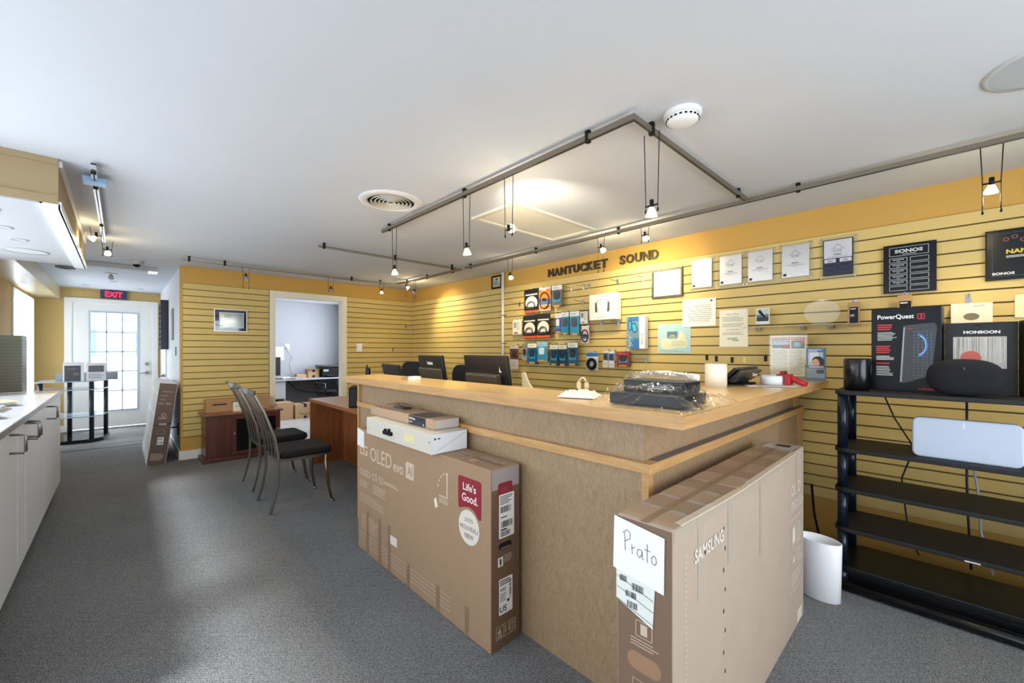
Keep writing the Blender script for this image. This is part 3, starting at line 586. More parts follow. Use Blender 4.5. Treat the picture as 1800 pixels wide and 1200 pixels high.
# ---------------------------------------------------------------- Samsung carton
t=thing('television_box','large pale worn television carton with handwritten Prato note, beside the counter end','box',(-.66,1.04,0))
LW=.168; LL=1.385; HS=.82
mb=MB(); mb.box(0,LW,0,LL,0,HS,CARDL); obj('carton',mb,None,t,bev=.005)
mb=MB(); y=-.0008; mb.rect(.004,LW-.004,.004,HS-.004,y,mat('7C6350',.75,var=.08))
mb.outline(.06,.11,.50,.545,.002,y-.0006,KPRINT).rect(.075,.095,.508,.538,y-.0006,KPRINT).lines(.045,.13,.47,.495,3,y-.0006,KPRINT,.3).rrect(.035,.135,.405,.455,.024,y-.0006,mat('A07A5C',.8))
mb.outline(.05,.13,.02,.38,.0015,y-.0006,KPRINT).lines(.055,.125,.03,.27,16,y-.0006,KPRINT,.25).rect(.06,.12,.29,.36,y-.0004,mat('55453A',.9)); obj('end_print',mb,None,t)
mb=MB(); mb.poly([(-.006,.815),(.146,.795),(.144,.645),(-.010,.665)],-.004,PAPER)
HW=mat('33333A',.7)
def stroke(mb,pts,y,w=.0016):
    for a,b in zip(pts,pts[1:]):
        dx,dz=b[0]-a[0],b[1]-a[1]; L_=math.hypot(dx,dz) or 1; nx,nz=-dz/L_*w/2,dx/L_*w/2
        mb.f([mb.v(a[0]+nx,y,a[1]+nz),mb.v(a[0]-nx,y,a[1]-nz),mb.v(b[0]-nx,y,b[1]-nz),mb.v(b[0]+nx,y,b[1]+nz)],HW)
Y2=-.0048
stroke(mb,[(.028,.775),(.030,.725)],Y2); stroke(mb,[(.022,.772),(.035,.785),(.046,.778),(.044,.762),(.030,.752)],Y2)
stroke(mb,[(.050,.748),(.052,.722)],Y2); stroke(mb,[(.052,.738),(.060,.745)],Y2)
stroke(mb,[(.080,.742),(.070,.742),(.066,.728),(.074,.720),(.081,.730),(.081,.742),(.083,.720),(.087,.719)],Y2)
stroke(mb,[(.097,.765),(.097,.715)],Y2); stroke(mb,[(.088,.748),(.106,.747)],Y2)
stroke(mb,[(.116,.740),(.109,.732),(.111,.718),(.120,.716),(.124,.726),(.120,.738),(.116,.740)],Y2)
obj('note',mb,None,t,label='white sheet with Prato handwritten in pen')
mb=MB(); mb.poly([(.0,.665),(.118,.648),(.112,.54),(-.0,.58)],-.0030,mat('E8EAE4',.3)); 
for a,b in((.65,.63),(.62,.60),(.585,.565)): mb.poly([(.002,a-.004),(.114,b-.014),(.114,b-.0155),(.002,a-.0055)],-.0036,INK)
mb.bars(.012,.035,.635,.652,-.0036,INK,9).bars(.05,.085,.622,.642,-.0036,INK,12).bars(.03,.065,.598,.615,-.0036,INK,12).bars(.035,.068,.57,.588,-.0036,INK,12)
obj('shipping_label',mb,None,t)
mb=MB(); mb.X=Matrix.Translation((LW+.0008,0,0))@Matrix.Rotation(R(90),4,'Z'); y=0
SP=mat('D6CABC',.8)
mb.text('SAMSUNG',.125,.34,.69,.73,y-.0012,SP,.03).text('OLED',1.155,1.32,.625,.675,y,SP,0).text('S90D 55in',1.155,1.37,.555,.60,y,SP,0)
mb.outline(1.14,1.37,.19,.52,.003,y,SP).outline(1.16,1.23,.40,.49,.002,y,SP).rect(1.17,1.22,.41,.48,-.0004,SP).lines(1.25,1.35,.39,.49,7,y,SP,.25).outline(1.16,1.23,.30,.38,.002,y,SP).poly([(1.175,.32),(1.215,.32),(1.195,.36)],-.0004,SP).lines(1.25,1.35,.29,.37,5,y,SP,.25).lines(1.16,1.35,.21,.28,4,y,SP,.25).rect(1.26,1.34,.015,.07,y,SP)
for i in range(8): mb.disc(.345+.012*(i%2),.725-.065*i,.005,.008,y,mat('4C443E'),8)
for i in range(34): mb.rect(.07,.074,.2+i*.016,.208+i*.016,y,SP)
obj('side_print',mb,None,t)
mb=MB(); mb.X=Matrix.Translation((LW+.0014,0,0))@Matrix.Rotation(R(90),4,'Z')
for x,a,w_ in((.148,.575,.05),(.38,.60,.055),(.705,.515,.035),(1.235,.61,.03),(1.35,.60,.02)): mb.rect(x,x+w_,a,HS-.004,0)
mb.rect(.004,LL-.01,.785,HS-.003,.0003,mat('CFC0AE',.3,alpha=.6))
obj('tape_strip',mb,mat('8A7868',.28,alpha=.55),t)
mb=MB(); rnd=random.Random(4)
for i in range(11):
    a=.02+i*.12; mb.box(.003,LW-.003,a,a+.09+.03*rnd.random(),HS+.0004,HS+.0012,mat('9A8068' if i%2 else 'A98E74',.35))
mb.box(.075,.095,.0,LL-.02,HS+.0014,HS+.002,mat('8D735C',.35)); mb.box(.03,.15,LL-.16,LL-.03,HS+.002,HS+.003,mat('B8B8BC',.15)); mb.box(.07,.13,LL-.10,LL-.05,HS+.003,HS+.0038,mat('4A1E1A',.3))
obj('top_tape',mb,None,t)
obj('torn_flap',MB().tube([(LW-.012,.05,HS),(LW+.004,.25,HS+.006),(LW+.002,.5,HS-.002),(LW+.004,.8,HS+.003),(LW,1.2,HS)],.004,w=(.02,.004)),mat('C9B59C',.8),t)
# ---------------------------------------------------------------- things on the counter
ZC=1.0885
t=thing('wrapped_receiver','black electronics unit wrapped in crumpled clear plastic on the counter corner','electronics',(-.755,1.43,ZC),4)
obj('device',B(-.13,.15,-.09,.12,.003,.045).box(-.12,.13,.0,.12,.045,.088),mat('050507',.4,spec=.3),t,bev=.006)
obj('port_panel',MB().lines(-.02,.08,.056,.07,2,-.0008,mat('C8CCD0',.4)).disc(.0,.07,.005,.005,-.0012,WHITE,10).disc(.02,.078,.005,.005,-.0012,WHITE,10).disc(-.035,.072,.003,.003,-.0012,WHITE,10),None,t)
def bagp(u,v):
    a=max(0,min(1,(.78-abs(u))/.28)); b=max(0,min(1,(.86-abs(v))/.25)); return min(a,b)*(.052+.042*max(0,min(1,(v+.25)*4)))
obj('plastic_wrap',drape(90,66,.43,.32,bagp,3.3,.03),FILM,t)
obj('foam_edge',MB().tube([(-.15,.125,.02),(-.13,.13,.08),(-.10,.13,.105),(.0,.13,.108),(.12,.13,.098)],.012,8),mat('E8E2D2',.8),t)
obj('wrap_tail',drape(30,20,.17,.14,lambda u,v:.004+.012*max(0,1-u*u-v*v),8.1,.02),FILM,t).location=(.13,.22,0)
t=thing('crumpled_tissue','crumpled white tissue on the counter left of the wrapped electronics','tissue',(-1.085,1.42,ZC),20); obj('tissue',drape(26,18,.16,.11,lambda u,v:.003,2.2,.034),mat('F2EFEA',.9),t)
t=thing('cable_roll','cream strap loop standing behind the wrapped electronics','strap',(-1.18,1.57,ZC),30)
obj('loop',MB().tube([(.018*math.cos(a),0,.038+.035*math.sin(a)) for a in[2*math.pi*i/20 for i in range(20)]],.004,closed=True,w=(.02,.006)),mat('E4D6A8',.6),t)
t=thing('card_stack','small stack of white cards on a tan block on the counter','cards',(-2.52,1.44,ZC),12)
obj('block',B(-.07,.0,-.03,.03,0,.016),mat('B08A5E',.6),t); obj('cards',B(.0,.06,-.03,.03,0,.02).box(.002,.058,-.028,.03,.02,.024),PAPER,t)
t=thing('paper_towel_roll','squat roll of paper towels standing on the counter end','paper roll',(-.885,2.38,ZC))
obj('roll',MB().lathe([(.018,0),(.055,0),(.055,.126),(.018,.126)],n=32,cap0=False,cap1=False),mat('EEE8DA',.9,bump=.5,bscale=120),t); obj('core',MB().lathe([(.017,0),(.018,.125)],n=20,cap0=False,cap1=False),mat('A98A64',.8),t)
t=thing('payment_terminal','black wedge-shaped checkout touchscreen turned away, on the counter','terminal',(-.85,2.685,ZC),0)
mb=MB(); mb.rec=True
a=[(-.07,-.22,.012),(-.07,.16,.012),(.03,.16,.105),(.03,-.22,.105)]
V=[mb.v(*p) for p in a]+[mb.v(p[0]+.012,p[1],p[2]-.013+.001) for p in a]
for f in((0,1,2,3),(7,6,5,4),(0,4,5,1),(1,5,6,2),(2,6,7,3),(3,7,4,0)): mb.f([V[i] for i in f])
obj('screen',mb,mat('26272D',.3),t,bev=.002)
mb=MB(); mb.rec=True; a=[(-.02,-.19,.028),(-.02,.13,.028),(.045,.13,.09),(.045,-.19,.09)]; V=[mb.v(p[0],p[1],p[2]) for p in a]+[mb.v(p[0]+.03,p[1],p[2]-.012) for p in a]
for f in((0,1,2,3),(7,6,5,4),(0,4,5,1),(1,5,6,2),(2,6,7,3),(3,7,4,0)): mb.f([V[i] for i in f])
obj('rear_shell',mb,mat('34353B',.3),t,bev=.004)
mb=MB(); mb.X=Matrix.Translation((.0765,-.03,.060))@Matrix.Rotation(R(90),4,'Z'); mb.text('Clover',-.04,.05,-.008,.010,0,PAPER,.02); obj('badge',mb,None,t)
obj('stand',MB().box(-.05,.05,-.08,.08,0,.01).box(-.01,.02,-.05,.05,.01,.05),BLKM,t)
t=thing('tape_dispenser','red handled tape gun with wide white roll on the counter','tape gun',(-.645,2.715,ZC),-5)
obj('tape_roll',MB().lathe([(.045,0),(.062,0),(.062,.05),(.045,.05),(.045,0)],(-.055,0,.006),n=30,cap0=False,cap1=False),mat('E8EAEE',.35),t)
obj('frame',B(-.03,.04,-.028,.028,.056,.066).box(.012,.04,-.03,.03,.006,.06),RED,t,bev=.004); obj('handle',MB().tube([(.02,0,.05),(.05,0,.04),(.08,-.01,.026),(.115,-.02,.017)],[.014,.017,.016,.015],12),RED,t); obj('roller',MB().cyl((-.0,-.03,.074),(.0,.03,.074),.01),mat('7C1A14',.4),t)
t=thing('paper_sheets','loose white papers under the red tape gun','papers',(-.72,2.60,ZC),30); obj('sheet',B(-.08,.12,-.03,.05,0,.002),PAPER,t); obj('sheet',B(-.02,.16,-.05,.02,.0022,.004),mat('DADDE2',.5),t)
t=thing('flyer_holder','clear stand with a red-headed printed flyer at the far counter end','flyer',(-.78,3.40,ZC))
obj('holder',B(-.115,.115,-.006,-.003,0,.31).box(-.115,.115,-.003,.06,0,.004),ACR,t); obj('flyer',B(-.105,.105,-.002,0,.01,.30),mat('F2E6D0',.7),t)
mb=MB().rect(-.10,.10,.272,.29,-.0024,RED).text('Do I Need an Extended Warranty?',-.095,.095,.276,.287,-.0028,PAPER,.02).rect(-.098,.01,.215,.268,-.0024,mat('2C3A44')).rect(-.094,.006,.238,.264,-.0028,mat('A9C0CC')).rect(-.035,.012,.212,.238,-.003,mat('B2604A')).rect(.018,.098,.212,.268,-.0024,mat('5A3E30')).disc(.055,.24,.022,.02,-.0028,mat('8FA6BC'),14).disc(.088,.258,.012,.012,-.003,ORANGE,12)
mb.lines(-.098,.008,.03,.205,20,-.0024,mat('A89A84'),.35,.2).lines(.016,.095,.03,.205,14,-.0024,mat('A89A84'),.3,.3).rect(.012,.0135,.02,.21,-.0024,INK).rect(.016,.1,.012,.018,-.0024,INK); obj('print',mb,None,t)
t=thing('brochure_holder','clear brochure holder with blue leaflets showing a dark-haired woman','brochures',(-.60,3.30,ZC))
obj('holder',B(-.055,.055,-.03,-.027,0,.11).box(-.055,.055,-.03,.02,0,.003).box(-.057,-.055,-.03,.02,0,.11).box(.055,.057,-.03,.02,0,.11),ACR,t); obj('leaflets',B(-.05,.05,-.022,-.004,.004,.215),mat('3E6F96',.4),t)
mb=MB(); y=-.0226; mb.lines(-.04,.035,.19,.207,2,y,PAPER,.4).rect(-.042,.04,.10,.187,y,mat('A8B8C4')).rect(-.032,.015,.12,.187,y-.0004,mat('D5DEE4')).disc(.012,.125,.034,.036,y-.0008,mat('1C1618'),20).disc(.0,.118,.022,.026,y-.0012,mat('D2A184'),20).rect(-.012,-.004,.122,.125,y-.0016,INK).rect(.004,.011,.124,.127,y-.0016,INK).rect(-.006,.006,.104,.107,y-.0016,mat('B4605A')).poly([(.012,.14),(.04,.13),(.045,.1),(.02,.1),(.02,.125)],y-.0014,mat('1C1618'))
mb.rect(-.05,.05,.082,.1,y-.0016,mat('2A6496')).lines(-.035,.045,.086,.097,2,y-.002,PAPER,.5,.1).rect(-.048,.048,.02,.08,y,mat('93A7B8')).rect(.005,.045,.05,.075,y-.0006,mat('241C22')); obj('print',mb,None,t)
# behind the counter
def monitor(label,loc,rz,w,h,tilt,stand,txt=None,base=.0,kind=0):
    t=thing('computer_monitor',label,'monitor',loc,rz)
    M_=Matrix.Translation((0,0,base))@Matrix.Rotation(R(tilt),4,'X')
    mb=MB(); mb.X=M_; mb.box(-w/2,w/2,0,.022,0,h,mat('1A1816',.35)); obj('shell',mb,None,t,bev=.006)
    mb=MB(); mb.X=M_; mb.box(-w/2+.012,w/2-.012,.022,.024,.015,h-.012); obj('screen',mb,BLKG,t)
    mb=MB(); mb.X=M_
    if kind==0: mb.box(-w*.36,w*.36,-.055,0,h*.02,h*(.66 if base<.2 else .3))
    else: mb.box(-w*.47,w*.47,-.022,0,.03,h*.72)
    obj('rear_housing',mb,mat('4A443A',.22),t,bev=.012)
    if txt:
        mb=MB(); mb.X=M_; txt(mb); obj('badge',mb,None,t)
    obj('stand',MB().cyl((0,.03,.012),(0,.02,base+.1),.018).lathe([(.11,0),(.11,.008),(.03,.014)],(0,.03,0)),BLKM,t)
    return t
monitor('black monitor seen from behind with pale ViewSonic lettering, on the low bench',(-2.93,1.90,.74),-8,.47,.36,10,0,lambda mb:mb.text('ViewSonic',-.06,.05,.285,.312,-.0008,PAPER,.03),.15,1)
monitor('broad black monitor seen from behind, nearest the pegged cable packs',(-2.24,1.90,.74),-8,.57,.36,9,0,lambda mb:mb.poly([(.18,.25),(.19,.29),(.195,.26),(.215,.25)],-.0008,PAPER).rect(-.03,.02,.065,.078,-.0558,PAPER),.155)
t=thing('cable_bracket','white curved plastic bracket beside the broad monitor','bracket',(-1.93,1.98,.74)); obj('bracket',MB().prismy([(-.05,.0),(.03,.0),(.03,.30),(.0,.33),(-.04,.40),(-.06,.40)],-.008,.008),mat('D9D2B4',.5),t)
monitor('wide low black monitor on the cherry desk behind the counter end',(-3.75,1.95,.7455),-12,.62,.20,14,0,None,.21)
t=thing('desk_phone','black cordless phone standing in its cradle on the cherry desk','phone',(-4.20,1.90,.745),20)
obj('cradle',MB().prism(rr(-.06,.06,-.06,.06,.02),0,.16),BLKM,t,bev=.005); obj('handset',MB().prismy(rr(-.025,.025,.15,.36,.02),-.03,.0),mat('1E1E22',.4),t,bev=.006); obj('antenna',MB().cyl((-.015,-.01,.33),(-.02,-.01,.39),.006),BLKM,t)
# ---------------------------------------------------------------- tall black shelf unit
t=thing('shelf_unit','five-tier black shelving unit with round posts against the back slatwall','shelves',(0,2.84,0))
X0,X1=-.44,1.0; D=.37
def shelfpts(x0,x1,y0,y1,r=.05):
    return rr(x0,x1,y0,y1,r)
BS=mat('121114',.6,var=.1,vscale=20)
for z,n in((1.07,'top_shelf'),(.76,'shelf'),(.545,'shelf'),(.33,'shelf')): obj(n,MB().prism(shelfpts(X0,X1,0,D),z-.022,z),BS,t,bev=.004)
obj('base_shelf',MB().prism(shelfpts(X0,X1,0,D),.10,.125),mat('0B0B0D',.35),t,bev=.003); obj('plinth',MB().box(X0+.02,X1-.02,.03,D,.0,.10).tube([(X0,-.012,.03),(X1,-.012,.03)],.028,14),mat('0C0C0E',.25),t)
PM=mat('14202E',.25,.3)
for x in(X0+.035,X1-.04):
    for y in(.035,D-.035):
        for a,b in((.0,.10),(.125,.308),(.33,.523),(.545,.738),(.76,1.048)): obj('post',MB().cyl((x,y,a),(x,y,b),.023,16),PM,t)
obj('brand_strip',B(.045,.095,-.0008,0,.312,.318),mat('D8D8D8',.4),t)
# power cords
for i,(lab,pts,r) in enumerate((('thin black cord hanging between shelf tiers at the left',[(-.27,3.24,1.04),(-.22,3.23,.9),(-.15,3.225,.765),(-.15,3.23,.7),(-.19,3.23,.56),(-.18,3.23,.45),(-.17,3.23,.345),(-.16,3.24,.24),(-.12,3.25,.14)],.004),('black cord dropping straight down behind the white speaker',[(.06,3.25,1.045),(.06,3.24,.9),(.06,3.24,.6),(.065,3.24,.4),(.075,3.24,.14)],.005),('pale grey cord beside the black one below the white speaker',[(.075,3.235,.735),(.10,3.235,.55),(.11,3.235,.345),(.15,3.24,.14)],.005))):
    o=obj('power_cord',MB().tube(pts,r,6),mat('0F1116',.5) if i<2 else mat('AEB4BE',.4)); o['label']=lab; o['category']='cable'; o.location=(0,.0,0)
t=thing('round_speaker','black cylindrical speaker at the left end of the top shelf','speaker',(-.352,2.955,1.0705))
obj('body',MB().lathe([(.052,0),(.060,.01),(.061,.165),(.058,.172),(.05,.174)],n=32),mat('07090D',.22),t); obj('base_ring',MB().lathe([(.05,-.0),(.05,.004)],n=28),BLKG,t)
t=thing('product_box','black PowerQuest carton with red text and blue glow, on the top shelf','box',(-.165,3.02,1.0705),0); t.rotation_euler=(R(0),0,R(-4))
obj('carton',B(-.135,.135,0,.12,0,.445,m=mat('0C0E13',.4,spec=.25)),None,t,bev=.002)
mb=MB(); y=-.0008; mb.text('PowerQuest',-.11,.035,.382,.41,y,WHITE,.02).outline(.048,.075,.38,.41,.003,y,mat('D8323A')).text('3',.057,.066,.386,.404,y,mat('D8323A'),.03)
mb.lines(-.11,-.05,.325,.36,3,y,mat('C03038'),.6,.2).lines(-.11,-.03,.27,.318,7,y,PAPER,.3,.3).lines(-.115,-.045,.20,.245,4,y,mat('C03038'),.6,.3).lines(-.115,-.04,.165,.19,3,y,PAPER,.4,.3).lines(-.115,-.06,.143,.152,1,y,mat('C03038'),.8,0).lines(-.115,-.045,.08,.135,6,y,PAPER,.35,.3)
mb.poly([(-.02,.05),(-.005,.38-.03),(.11,.36),(.12,.34),(.10,.09),(.0,.045)],y,mat('23252B',.25)).poly([(.0,.06),(.012,.335),(.035,.34),(.025,.065)],y-.0004,BLKG).poly([(-.02,.05),(-.005,.34),(.0,.34),(-.012,.05)],y-.0004,mat('9AA2AC',.3))
for i in range(5):
    for j in range(15): mb.disc(.035+i*.016,.09+j*.016,.002,.002,y-.0008,mat('8C9298'),6)
mb.disc(.045,.245,.042,.062,y-.0012,mat('2E6CB8',.4),20,.8,-1.4,1.5).disc(.045,.245,.036,.054,y-.0014,mat('9CC4EE',.4),20,.9,-1.3,1.2).rect(.01,.03,.33,.333,y-.001,mat('D8323A')).text('audioquest',.05,.115,.012,.024,y,mat('D8323A'),.02)
obj('front_print',mb,None,t)
mb=MB(); mb.X=Matrix.Translation((-.1358,0,0))@Matrix.Rotation(R(-90),4,'Z'); mb.rect(-.118,-.002,.002,.443,0,mat('6E5A50',.5)).lines(-.10,-.03,.25,.34,9,-.0006,PAPER,.4); obj('side_print',mb,None,t)
t=thing('product_box','grey Monsoon carton with rain picture behind the oval speaker','box',(.10,3.065,1.0705),0)
obj('carton',B(-.12,.12,0,.10,0,.355,m=mat('242528',.5,spec=.3)),None,t,bev=.002)
mb=MB(); mb.text('MONSOON',-.055,.065,.30,.315,y,mat('D8D8D6'),.04).rect(-.09,.085,.13,.285,y,mat('ACA9A4',.5))
for i in range(60): x=-.088+random.random()*.17; mb.rect(x,x+.001,.14+.1*random.random(),.28,y-.0005,mat('7E7A76' if i%2 else 'D0CCC6'))
mb.disc(-.03,.18,.035,.035,y-.0008,mat('B4564A'),20).poly([(-.02,.34),(-.005,.345),(.012,.34),(.0,.336)],y,BLK); obj('front_print',mb,None,t)
t=thing('product_box','tall dark carton at the right edge of the top shelf','box',(.335,3.03,1.0705),4); obj('carton',B(-.10,.16,0,.12,0,.36,m=mat('3A3B3F',.35)),None,t,bev=.002); obj('front_print',MB().rect(-.08,.14,.05,.3,-.0008,mat('2A2B30')).lines(-.06,.05,.06,.12,4,-.0014,GREY),None,t)
mb=MB(); mb.X=Matrix.Translation((-.1008,0,0))@Matrix.Rotation(R(-90),4,'Z'); mb.rect(-.118,-.002,.002,.358,0,mat('1A1416',.4)).lines(-.09,-.03,.03,.12,4,-.0006,mat('8A5A50'),.4); obj('side_print',mb,None,t)
t=thing('oval_speaker','large black oval fabric speaker in front of the Monsoon carton','speaker',(.045,2.915,1.0705))
obj('body',MB().sphere((0,0,.089),.128,.05,.088,n=32,k=18,e=.8),mat('121118',.9,bump=.6,bscale=500),t); obj('badge',MB().X and MB().rect(-.002,.002,.10,.14,-.0475),mat('55555C',.4),t)
t=thing('white_speaker','wide white rounded speaker panel leaning on the second shelf','speaker',(.045,2.90,.7605)); t.rotation_euler=(R(-4),0,R(0))
obj('body',MB().prismy(rr(-.178,.182,.0,.195,.028),0,.10,sm=True),mat('B9C4D6',.45),t,bev=.008); obj('badge',B(-.003,.001,-.0012,-.0,.155,.185),mat('E4EAF2',.4),t)
t=thing('waste_bin','white oval waste bin on the carpet beside the shelving unit','bin',(-.475,2.665,0),-10)
mb=MB().lathe([(.075,0),(.083,.006),(.088,.30),(.085,.303),(.080,.30),(.074,.02),(.0,.016)],n=36,sx=1.15,sy=.72,cap1=False); obj('bin',mb,mat('F1F2F4',.3),t)
obj('liner_floor',MB().lathe([(.0,.0),(.07,.0),(.07,.003)],(0,0,.018),n=30,sx=1.12,sy=.7,cap0=False),mat('E4E6E8',.5),t)
t=thing('floor_cable','black cable running from the slatwall down to the floor behind the bin','cable',(0,0,0)); obj('cable',MB().tube([(-.66,3.48,.36),(-.62,3.35,.2),(-.55,3.2,.03),(-.5,3.1,.006)],.007,8),BLK,t)
# ---------------------------------------------------------------- back slatwall: sign, plaques, papers
YS=YW-.018
t=thing('wall_sign','dark raised NANTUCKET SOUND lettering high on the yellow wall','sign',(0,YW,2.118))
def letters(s,x0,x1,h):
    n=len(s); wd={'I':.5,'S':.9,'O':1.15,'N':1.05}
    tot=sum(wd.get(c,1) for c in s); x=x0
    for c in s:
        w_=(x1-x0)*wd.get(c,1)/tot
        mb=MB(); mb.text(c,x+.006,x+w_-.006,0,h,-.0,None,.035,.0); me=mb.bm
        r=bmesh.ops.extrude_face_region(me,geom=me.faces[:]); bmesh.ops.translate(me,vec=(0,-.018,0),verts=[v for v in r['geom'] if isinstance(v,bmesh.types.BMVert)]); mb.rec=True
        obj('letter',mb,mat('3A3020',.45),t); x+=w_
letters('NANTUCKET',-3.15,-2.35,.088); letters('SOUND',-2.22,-1.81,.088)
t=thing('conduit','white vertical cable conduit on the back slatwall','conduit',(-3.885,YS,0))
obj('pipe',MB().cyl((0,-.02,.9),(0,-.02,H-.01),.019,16),mat('E8E4DA',.4),t)
for z in(1.37,1.72): obj('clamp',B(-.03,.045,-.006,0,z,z+.012).lathe([(.022,0),(.022,.012)],(0,-.02,z),16),STEEL,t)
def frame_pic(label,x0,x1,z0,z1,fw,fc,pic,name='framed_certificate',cat='frame',depth=.02,y=YS):
    t=thing(name,label,cat,((x0+x1)/2,y,z0)); w_=(x1-x0)/2; h=z1-z0
    obj('frame',MB().frame(-w_,w_,0,h,fw,-depth,0),fc,t,bev=.002); obj('sheet',B(-w_+fw,w_-fw,-depth*.6,-depth*.4,fw,h-fw),PAPER,t); mb=MB(); pic(mb,w_,h,-depth*.6-.0008); obj('print',mb,None,t); return t
frame_pic('small black framed certificate high beside the white conduit',-4.13,-3.935,2.085,2.255,.022,BLK,lambda mb,w,h,y:mb.rect(-w+.022,w-.022,.022,h-.022,y,mat('B9B49A')).lines(-w+.04,w-.04,.04,h-.07,5,y-.0005,INK,.4).disc(0,h-.05,.02,.012,y-.0006,INK),y=YW)
frame_pic('dark green framed certificate letter right of the wall lettering',-1.868,-1.582,1.755,2.01,.018,mat('3E3A20',.4),lambda mb,w,h,y:mb.text('Certificate',-.03,.06,h-.075,h-.06,y,INK).lines(-w+.05,w-.06,.12,h-.09,4,y,GREY,.3).disc(-.06,h-.07,.012,.014,y,mat('B8B4AA'),12,.7))
def plaque(label,x0,x1,z0,z1,dark=False):
    t=thing('award_plaque',label,'plaque',((x0+x1)/2,YS,z0)); w_=(x1-x0)/2; h=z1-z0
    obj('acrylic_backer',B(-w_-.022,w_+.022,-.007,-.001,-.025,h+.022),ACR,t)
    for sx in(-1,1):
        for zz in(-.012,h+.01): obj('standoff',MB().cyl((sx*(w_+.01),-.012,zz),(sx*(w_+.01),0,zz),.005,8),CHROME,t)
    obj('plate',B(-w_,w_,-.018,-.007,0,h),NAVY if dark else PLATE,t,bev=.001); y=-.0188; mb=MB()
    if dark: mb.rect(-w_+.006,w_-.006,h*.48,h-.006,y,mat('C4C4CC',.4)); 
    K=mat('4A4A50',.5); c=h*.74 if dark else h*.72
    for a,b in(((-.035,c-.008),(0,c+.028)),((0,c+.028),(.035,c-.008))):
        dx,dz=b[0]-a[0],b[1]-a[1]; L_=math.hypot(dx,dz); nx,nz=-dz/L_*.0012,dx/L_*.0012
        mb.f([mb.v(a[0]+nx,y-.0006,a[1]+nz),mb.v(a[0]-nx,y-.0006,a[1]-nz),mb.v(b[0]-nx,y-.0006,b[1]-nz),mb.v(b[0]+nx,y-.0006,b[1]+nz)],K)
    mb.text('CIS',-.022,.022,c-.022,c-.004,y-.0006,K).text('SONY',-.022,.022,h*.42 if not dark else h*.56,h*.46 if not dark else h*.60,y-.0006,INK,.04).text('ES PREMIUM DEALER',-.05,.05,h*.36 if not dark else h*.505,h*.39 if not dark else h*.53,y-.0006,K).text('2022',-.01,.01,h*.31,h*.335,y-.0006,K) if True else 0
    if dark:
        for sx,tx in((-1,'2021'),(1,'2022')):
            a,b=(-w_+.008,-.01) if sx<0 else (.01,w_-.008); mb.rect(a,b,h*.36,h*.46,y,mat('C4C4CC',.4)).text(tx,(a+b)/2-.014,(a+b)/2+.014,h*.385,h*.43,y-.0006,INK,.02)
            for k in(.22,.08): mb.outline(a,b,h*k,h*k+.028,.0012,y,mat('3A4468'))
    else: mb.rect(-w_+.008,-w_+.028,.01,.028,y-.0003,INK)
    obj('engraving',mb,None,t)
for lab,a,b,c,d,k in (('silver CIS award plaque nearest the green framed certificate',-1.502,-1.34,1.81,2.04,0),('silver CIS award plaque, second from the green framed certificate',-1.278,-1.115,1.812,2.04,0),('silver CIS award plaque with darker edge, third in the row',-1.07,-.905,1.812,2.04,0),('silver CIS award plaque directly left of the black and silver one',-.845,-.68,1.815,2.042,0),('black and silver CIS award plaque ending the row',-.602,-.44,1.795,2.04,1)):
    plaque(lab,a,b,c,d,k)
t=thing('award_plaque','black SONOS plaque with two columns of name plates','plaque',(-.173,YS,1.645)); w_=.118;h=.30
obj('board',B(-w_,w_,-.02,0,0,h),mat('070910',.25,spec=.3),t,bev=.001); mb=MB();SV=mat('C6C8CC',.35); y=-.0208
mb.outline(-.09,.085,.228,.282,.002,y,SV).text('SONOS',-.065,.06,.246,.268,y,SV,.04).lines(-.03,.03,.236,.241,1,y,SV,.6,0)
for i in range(6):
    for a,b,tx in((-.09,-.008,('PLATINUM','PLATINUM','PLATINUM','GOLD','GOLD','')[i]),(.004,.086,'')):
        z=.188-i*.035; mb.outline(a,b,z,z+.028,.0022,y,SV)
        if tx: mb.text(tx,(a+b)/2-.025,(a+b)/2+.025,z+.014,z+.021,y,SV,.02).text('202'+str(i),(a+b)/2-.008,(a+b)/2+.008,z+.006,z+.011,y,SV)
obj('engraving',mb,None,t)
t=thing('framed_poster','dark framed NANTUCKET poster with SONOS mark, cut by the right edge','poster',(.30,YS,1.675)); h=.275
obj('frame',MB().frame(-.165,.165,0,h,.006,-.016,0),BLK,t); obj('sheet',B(-.16,.16,-.010,-.004,.005,h-.005),mat('14181C',.25,spec=.3),t); y=-.0108
mb=MB().outline(-.14,.14,.02,h-.02,.001,y,mat('6A6E70')).text('NANTUCKET',-.09,.12,.14,.165,y,mat('D8C02C',.4),.04).lines(-.09,.1,.118,.132,2,y,PAPER,.4).text('SONOS',-.14,-.06,.028,.042,y,PAPER,.03)
for i in range(7): mb.disc(-.09+i*.03,.22+.012*math.sin(i*2),.012,.011,y-.0003,mat('8A4A40'),12,.6)
obj('print',mb,None,t)
def sheet(name,label,cat,x0,x1,z0,z1,col,fn,y=YS,rough=.7):
    t=thing(name,label,cat,((x0+x1)/2,y,z0)); obj('sheet',B(-(x1-x0)/2,(x1-x0)/2,-.0035,-.001,0,z1-z0),mat(col,rough),t); mb=MB(); fn(mb,(x1-x0)/2,z1-z0,-.0043); obj('print',mb,None,t); return t
LG_=mat('8E8B82',.7)
sheet('notice_sheet','white typed notice in plastic sleeve above the return policy','notice',-1.588,-1.312,1.49,1.72,'F3F0E4',lambda mb,w,h,y:mb.text('Notice',-.03,.03,h-.03,h-.02,y,GREY).disc(-w+.03,h-.025,.01,.01,y,mat('D9B58C'),12).disc(w-.035,h-.022,.01,.009,y,mat('6A4A3C'),12).lines(-w+.04,w-.03,.04,h-.05,9,y,LG_,.25,.1).lines(-w+.05,w-.05,.03,.04,2,y,mat('D9A0A0'),.3,.1),YS-.003)
